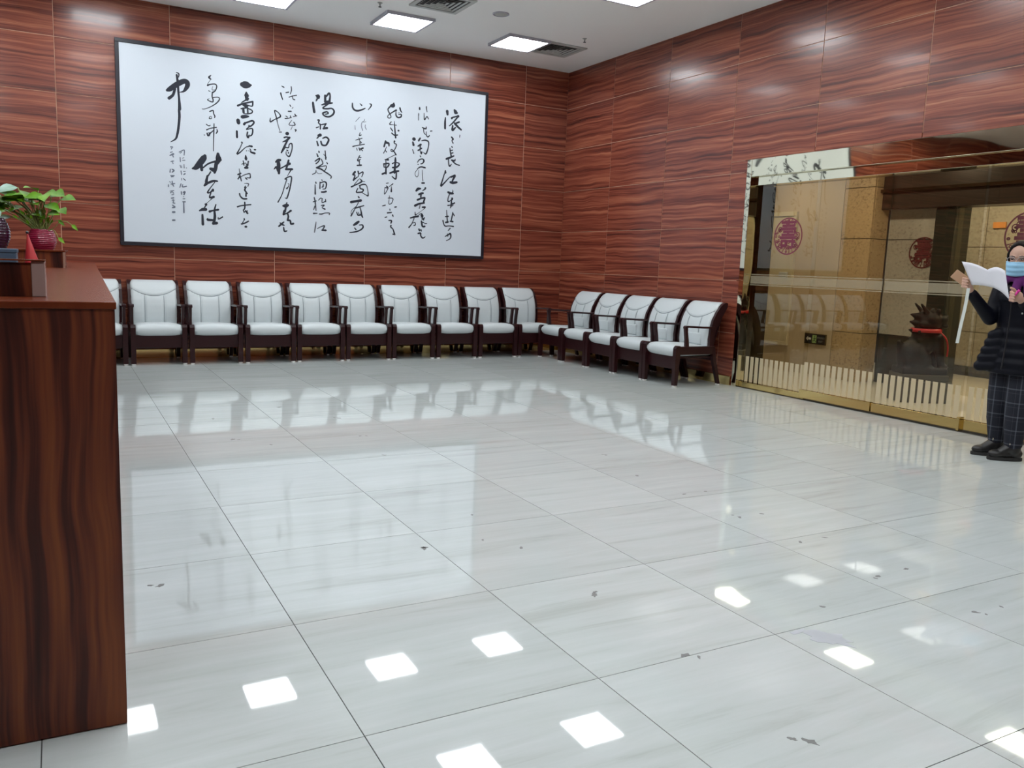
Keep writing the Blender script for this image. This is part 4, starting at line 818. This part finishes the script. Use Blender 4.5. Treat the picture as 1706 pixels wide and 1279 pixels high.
LP = Vector((-.018, -.365, 1.245)); fl_ = []
for i in range(4):
    z = 1.215+.020*i; l = (.8, 1, 1.05, .95)[i]
    fl_.append([(-.028, -.365, z), (-.051-.006*l, -.378, z+.005), (-.063-.004*l, -.398, z+.001), (-.041, -.412, z-.005)])
hand(bm, LW, LP, fl_, [(-.028, -.372, 1.27), (-.049, -.385, 1.295), (-.068, -.392, 1.305)])
remesh(bm, 'body', .0052, 3, skin, ps)
# ---- jacket
bm = bmesh.new()
rings = []
prof = [(.65, .0, .215, .17), (.69, .0, .225, .178), (.74, .0, .225, .175), (.84, .01, .205, .16), (.95, .01, .185, .145), (1.06, .01, .18, .138), (1.16, .005, .188, .135), (1.24, .0, .192, .125), (1.30, .0, .17, .10), (1.345, 0, .11, .082), (1.375, 0, .085, .078)]
z = .66
def pj(z):
    for a, b in zip(prof, prof[1:]):
        if z <= b[0]:
            t = (z-a[0])/(b[0]-a[0]); return [a[i]+(b[i]-a[i])*t for i in range(1, 4)]
    return prof[-1][1:]
R = []
while z < 1.375:
    cx, rx, ry = pj(z); q = abs(math.sin(pi*(z-.63)/.075)); add = (.014 if z < 1.0 else .004)*q**.6 if z < 1.25 else 0
    R.append((.03 if z < 1.2 else .02, 0, z, rx*.93+add, ry+add)); z += .0125
torso(bm, R, 36, rot=BR)
capn(bm, [(-.135, .045, 1.275), (-.165, .015, 1.16), (-.188, -.03, 1.065), (-.262, -.100, 1.168), (-.318, -.152, 1.245)], [.066, .058, .052, .045, .039])
capn(bm, [(.155, -.04, 1.275), (.18, -.12, 1.16), (.185, -.20, 1.06), (.100, -.265, 1.132), (.03, -.32, 1.192)], [.068, .062, .056, .050, .043])
# open front flap flaring out at picture left
for k in range(5):
    t = k/4; z = .96-.060*k; cap_(bm, (-.11, -.085, z), .045, (-.155-.065*t, -.085, z-.015), .036+.006*t)
remesh(bm, 'jacket', .008, 2, jack, ps)
bm = bmesh.new(); tube(bm, smooth_pts([(-.06, -.150, 1.28), (-.055, -.160, 1.1), (-.06, -.165, .9), (-.07, -.19, .7)], 5), .005, 6); obj('zip', bm, M['black'], ps, True)
bm = bmesh.new()
for x, y, z in ((.0, -.155, 1.20), (.02, -.155, 1.12), (-.01, -.155, 1.26)): ellip(bm, (x, y, z), (.007, .005, .007), u=10, v=6)
obj('snap_buttons', bm, M['vent'], ps, True)
# ---- scarf
bm = bmesh.new()
for k in range(3):
    zz = 1.36+.026*k; rx = .098-.008*k
    tube(bm, [(-.004+rx*cos(a)*1.02, -.018+.088*sin(a), zz+.012*sin(a*2+k)) for a in [2*pi*j/24 for j in range(25)]], .024, 10)
cap_(bm, (-.03, -.11, 1.35), .03, (-.05, -.15, 1.23), .034); cap_(bm, (.03, -.11, 1.35), .03, (.045, -.15, 1.25), .03)
remesh(bm, 'scarf', .007, 2, mat('purple wool', (.10, .008, .11), .9), ps)
# ---- trousers
bm = bmesh.new()
torso(bm, [(.015, 0, .70, .16, .115), (.015, 0, .80, .165, .12), (.015, 0, .92, .15, .11)], rot=BR)
capn(bm, [(-.055, .03, .80), (-.070, .01, .48), (-.064, .045, .30), (-.05, .05, .135)], [.095, .076, .072, .060]); capn(bm, [(.07, -.03, .80), (.058, -.075, .48), (.062, -.07, .30), (.065, -.07, .135)], [.100, .082, .078, .066])
remesh(bm, 'trousers', .009, 3, plaid(), ps)
# ---- boots
bt = mat('black boot leather', (.012, .011, .011), .4); so = mat('boot sole', (.02, .019, .018), .8); lc = mat('pale laces', (.5, .45, .33), .8)
for (ax, ay), (tx, ty) in (((-.045, .05), (-.18, -.01)), ((.07, -.07), (-.06, -.13))):
    a, t_ = Vector((ax, ay, 0)), Vector((tx, ty, 0)); d = (t_-a).normalized(); s = Vector((-d.y, d.x, 0))
    rot = math.atan2(d.y, d.x)
    b = bpy.data.objects.new('boot', None); col.objects.link(b); b.parent = ps; b.location = a; b.rotation_euler = (0, 0, rot)
    bm = bmesh.new(); bb = bmesh.new()
    cap_(bb, (-.0, 0, .08), .052, (-.0, 0, .17), .052, 14); ellip(bb, (-.015, 0, .055), (.055, .04, .045)); ellip(bb, (.06, 0, .052), (.075, .04, .042)); ellip(bb, (.12, 0, .045), (.058, .043, .034)); cap_(bb, (.02, 0, .10), .045, (.09, 0, .055), .035)
    remesh(bb, 'boot_upper', .006, 3, bt, b)
    def outline(z, g): return [(.055+(.125+g)*cos(k*2*pi/24)*(1 if cos(k*2*pi/24) > 0 else 1), (.040+g+.006*cos(k*2*pi/24))*sin(k*2*pi/24), z) for k in range(24)]
    loft(bm, [outline(.0, 0), outline(.006, .004), outline(.026, .003)]); obj('sole', bm, so, b)
    bm = bmesh.new()
    for k in range(4):
        x = .055-.014*k; zz = .10+.016*k
        tube(bm, [(x, -.024, zz-.006), (x+.012, 0, zz+.004), (x, .024, zz-.006)], .003, 5)
    tube(bm, [(.01, 0, .155), (.04, -.03, .165), (.055, -.045, .13)], .003, 5); tube(bm, [(.01, 0, .155), (.04, .03, .16), (.05, .05, .13)], .003, 5); obj('laces', bm, lc, b, True)
# ---- hair, tied back with a centre parting
bm = bmesh.new()
ellip(bm, HP(0, .036, .046), (.084, .088, .086), hr, 22, 16)
for s in (-1, 1):
    capn(bm, [HP(s*.008, -.035, .116), HP(s*.048, -.034, .092), HP(s*.073, -.020, .035), HP(s*.076, .015, -.03)], [.011, .012, .012, .018])
capn(bm, [HP(0, .11, .02), HP(.01, .15, -.03), HP(.02, .14, -.12)], [.04, .036, .02])
remesh(bm, 'hair', .0065, 2, hairm, ps)
# ---- face details
bm = bmesh.new()
for s in (-1, 1): ellip(bm, HP(s*.031, -.078, .008), (.013, .008, .0042), hr)
obj('eyes', bm, mat('eye white', (.6, .58, .55), .2), ps, True)
bm = bmesh.new()
for s in (-1, 1): ellip(bm, HP(s*.031-.001, -.0835, .006), (.0058, .003, .0042), hr, 12, 8)
obj('irises', bm, mat('dark iris', (.01, .006, .005), .2), ps, True)
bm = bmesh.new()
for s in (-1, 1): tube(bm, [HP(s*.014, -.086, .026), HP(s*.032, -.088, .032), HP(s*.05, -.078, .027)], [.003, .0035, .002], 6)
for s in (-1, 1): tube(bm, [HP(s*.018, -.086, .012), HP(s*.031, -.089, .0165), HP(s*.045, -.083, .012)], [.0018, .0022, .0015], 6)
obj('eyebrows', bm, hairm, ps, True)
bm = bmesh.new(); tube(bm, [HP(-.02, -.095, -.062), HP(0, -.1, -.06), HP(.02, -.095, -.062)], [.003, .006, .003], 8); obj('lips', bm, mat('lips', (.4, .12, .1), .5), ps, True)
# mask with pleats
bm = bmesh.new(); rows = []
for i in range(15):
    v = i/14; zz = -.008-.108*v
    r = []
    for j in range(17):
        u = -1+j/8; a = u*1.25
        yy = -.100+.060*(1-cos(a))*1.0-.012*math.sin(pi*v)-.010*math.exp(-(u/.25)**2)*(1-v)+.003*math.sin(v*pi*6)
        r.append(HP(.078*math.sin(a)*(1-.10*v*abs(u)), yy-.003, zz+.006*abs(u)*(v-.5)))
    rows.append([bm.verts.new(p) for p in r])
for a, b in zip(rows, rows[1:]):
    for j in range(16): bm.faces.new((a[j], a[j+1], b[j+1], b[j]))
me = obj('face_mask', bm, mat('light blue mask', (.30, .56, .78), .7), ps, True); so_ = me.modifiers.new('t', 'SOLIDIFY'); so_.thickness = .002
bm = bmesh.new()
for s in (-1, 1):
    for zz in (-.018, -.10): tube(bm, [HP(s*.072, -.045, zz), HP(s*.083, .0, -.01 if zz > -.05 else -.035), HP(s*.083, .02, -.0)], .0015, 5)
obj('ear_loops', bm, M['plastic'], ps, True)
# glasses
bm = bmesh.new()
for s in (-1, 1):
    tube(bm, [HP(s*.034+.027*cos(a), -.098+.006*cos(a)*s*1.0, .006+.020*sin(a)) for a in [2*pi*k/20 for k in range(21)]], .0016, 6, cap=False)
    tube(bm, [HP(s*.061, -.092, .010), HP(s*.082, -.05, .012), HP(s*.084, .02, .008)], .0018, 6)
tube(bm, [HP(-.008, -.100, .008), HP(0, -.103, .012), HP(.008, -.100, .008)], .0016, 6)
obj('glasses', bm, mat('thin silver frame', (.5, .5, .52), .3, metal=.8), ps, True)
# ---- what she holds
pp = thing('paper_sheet', 'creased white paper held open in both hands of the masked person', 'paper', PG, -PYAW)
bm = bmesh.new()
TL, TM, TR = Vector((-.405, -.25, 1.485)), Vector((-.230, -.31, 1.430)), Vector((-.115, -.40, 1.425))
BL, BM, BRr = Vector((-.325, -.235, 1.315)), Vector((-.175, -.30, 1.300)), Vector((-.068, -.40, 1.220))
rows = []
for j in range(7):
    v = j/6; a, b, c = TL.lerp(BL, v), TM.lerp(BM, v), TR.lerp(BRr, v); r = []
    for i in range(8):
        t = i/8; p = a.lerp(b, t)+Vector((0, -.012*math.sin(pi*t), .012*math.sin(pi*t)*(1-v*.5))); r.append(p)
    for i in range(9):
        t = i/8; p = b.lerp(c, t)+Vector((0, -.012*math.sin(pi*t), .022*math.sin(pi*t)*(1-v*.5))); r.append(p)
    rows.append([bm.verts.new(p) for p in r])
for a, b in zip(rows, rows[1:]):
    for i in range(len(a)-1): bm.faces.new((a[i], a[i+1], b[i+1], b[i]))
o = obj('sheet', bm, mat('white paper', (.74, .74, .80), .6), pp, True); q = o.modifiers.new('t', 'SOLIDIFY'); q.thickness = .0006
ph = thing('smartphone', 'phone in a tan case gripped behind the left end of the white paper', 'phone', PG+VA*-.400+VB*-.2155+Vector((0, 0, 1.36)), -PYAW)
bm = bmesh.new(); bx(bm, -.036, .036, -.005, .005, -.065, .065, bev=.004); o = obj('case', bm, mat('tan phone case', (.42, .25, .15), .5), ph)
bm = bmesh.new(); bx(bm, -.033, .033, .0051, .0062, -.061, .061); obj('screen', bm, M['black'], ph)
ph.rotation_euler = (0, -.95, -PYAW)
rbn = thing('white_strap', 'long white strap hanging from the hand that holds the phone', 'strap', PG, -PYAW)
bm = bmesh.new(); P = smooth_pts([(-.342, -.252, 1.29), (-.350, -.25, 1.15), (-.366, -.25, 1.0), (-.376, -.25, .875)], 5)
loft(bm, [[(x-.011, y-.001, z), (x+.011, y-.001, z), (x+.011, y+.001, z), (x-.011, y+.001, z)] for x, y, z in P]); obj('webbing', bm, mat('white webbing', (.62, .66, .62), .6), rbn)
pen = thing('magenta_pen', 'short magenta pen held in the hand at the right end of the paper', 'pen', PG, -PYAW)
bm = bmesh.new(); tube(bm, [(-.060, -.402, 1.230), (-.025, -.40, 1.275)], [.008, .009], 10); tube(bm, [(-.025, -.40, 1.275), (-.012, -.398, 1.292)], [.0095, .0095], 10); obj('barrel', bm, mat('magenta plastic', (.65, .03, .30), .35), pen, True)
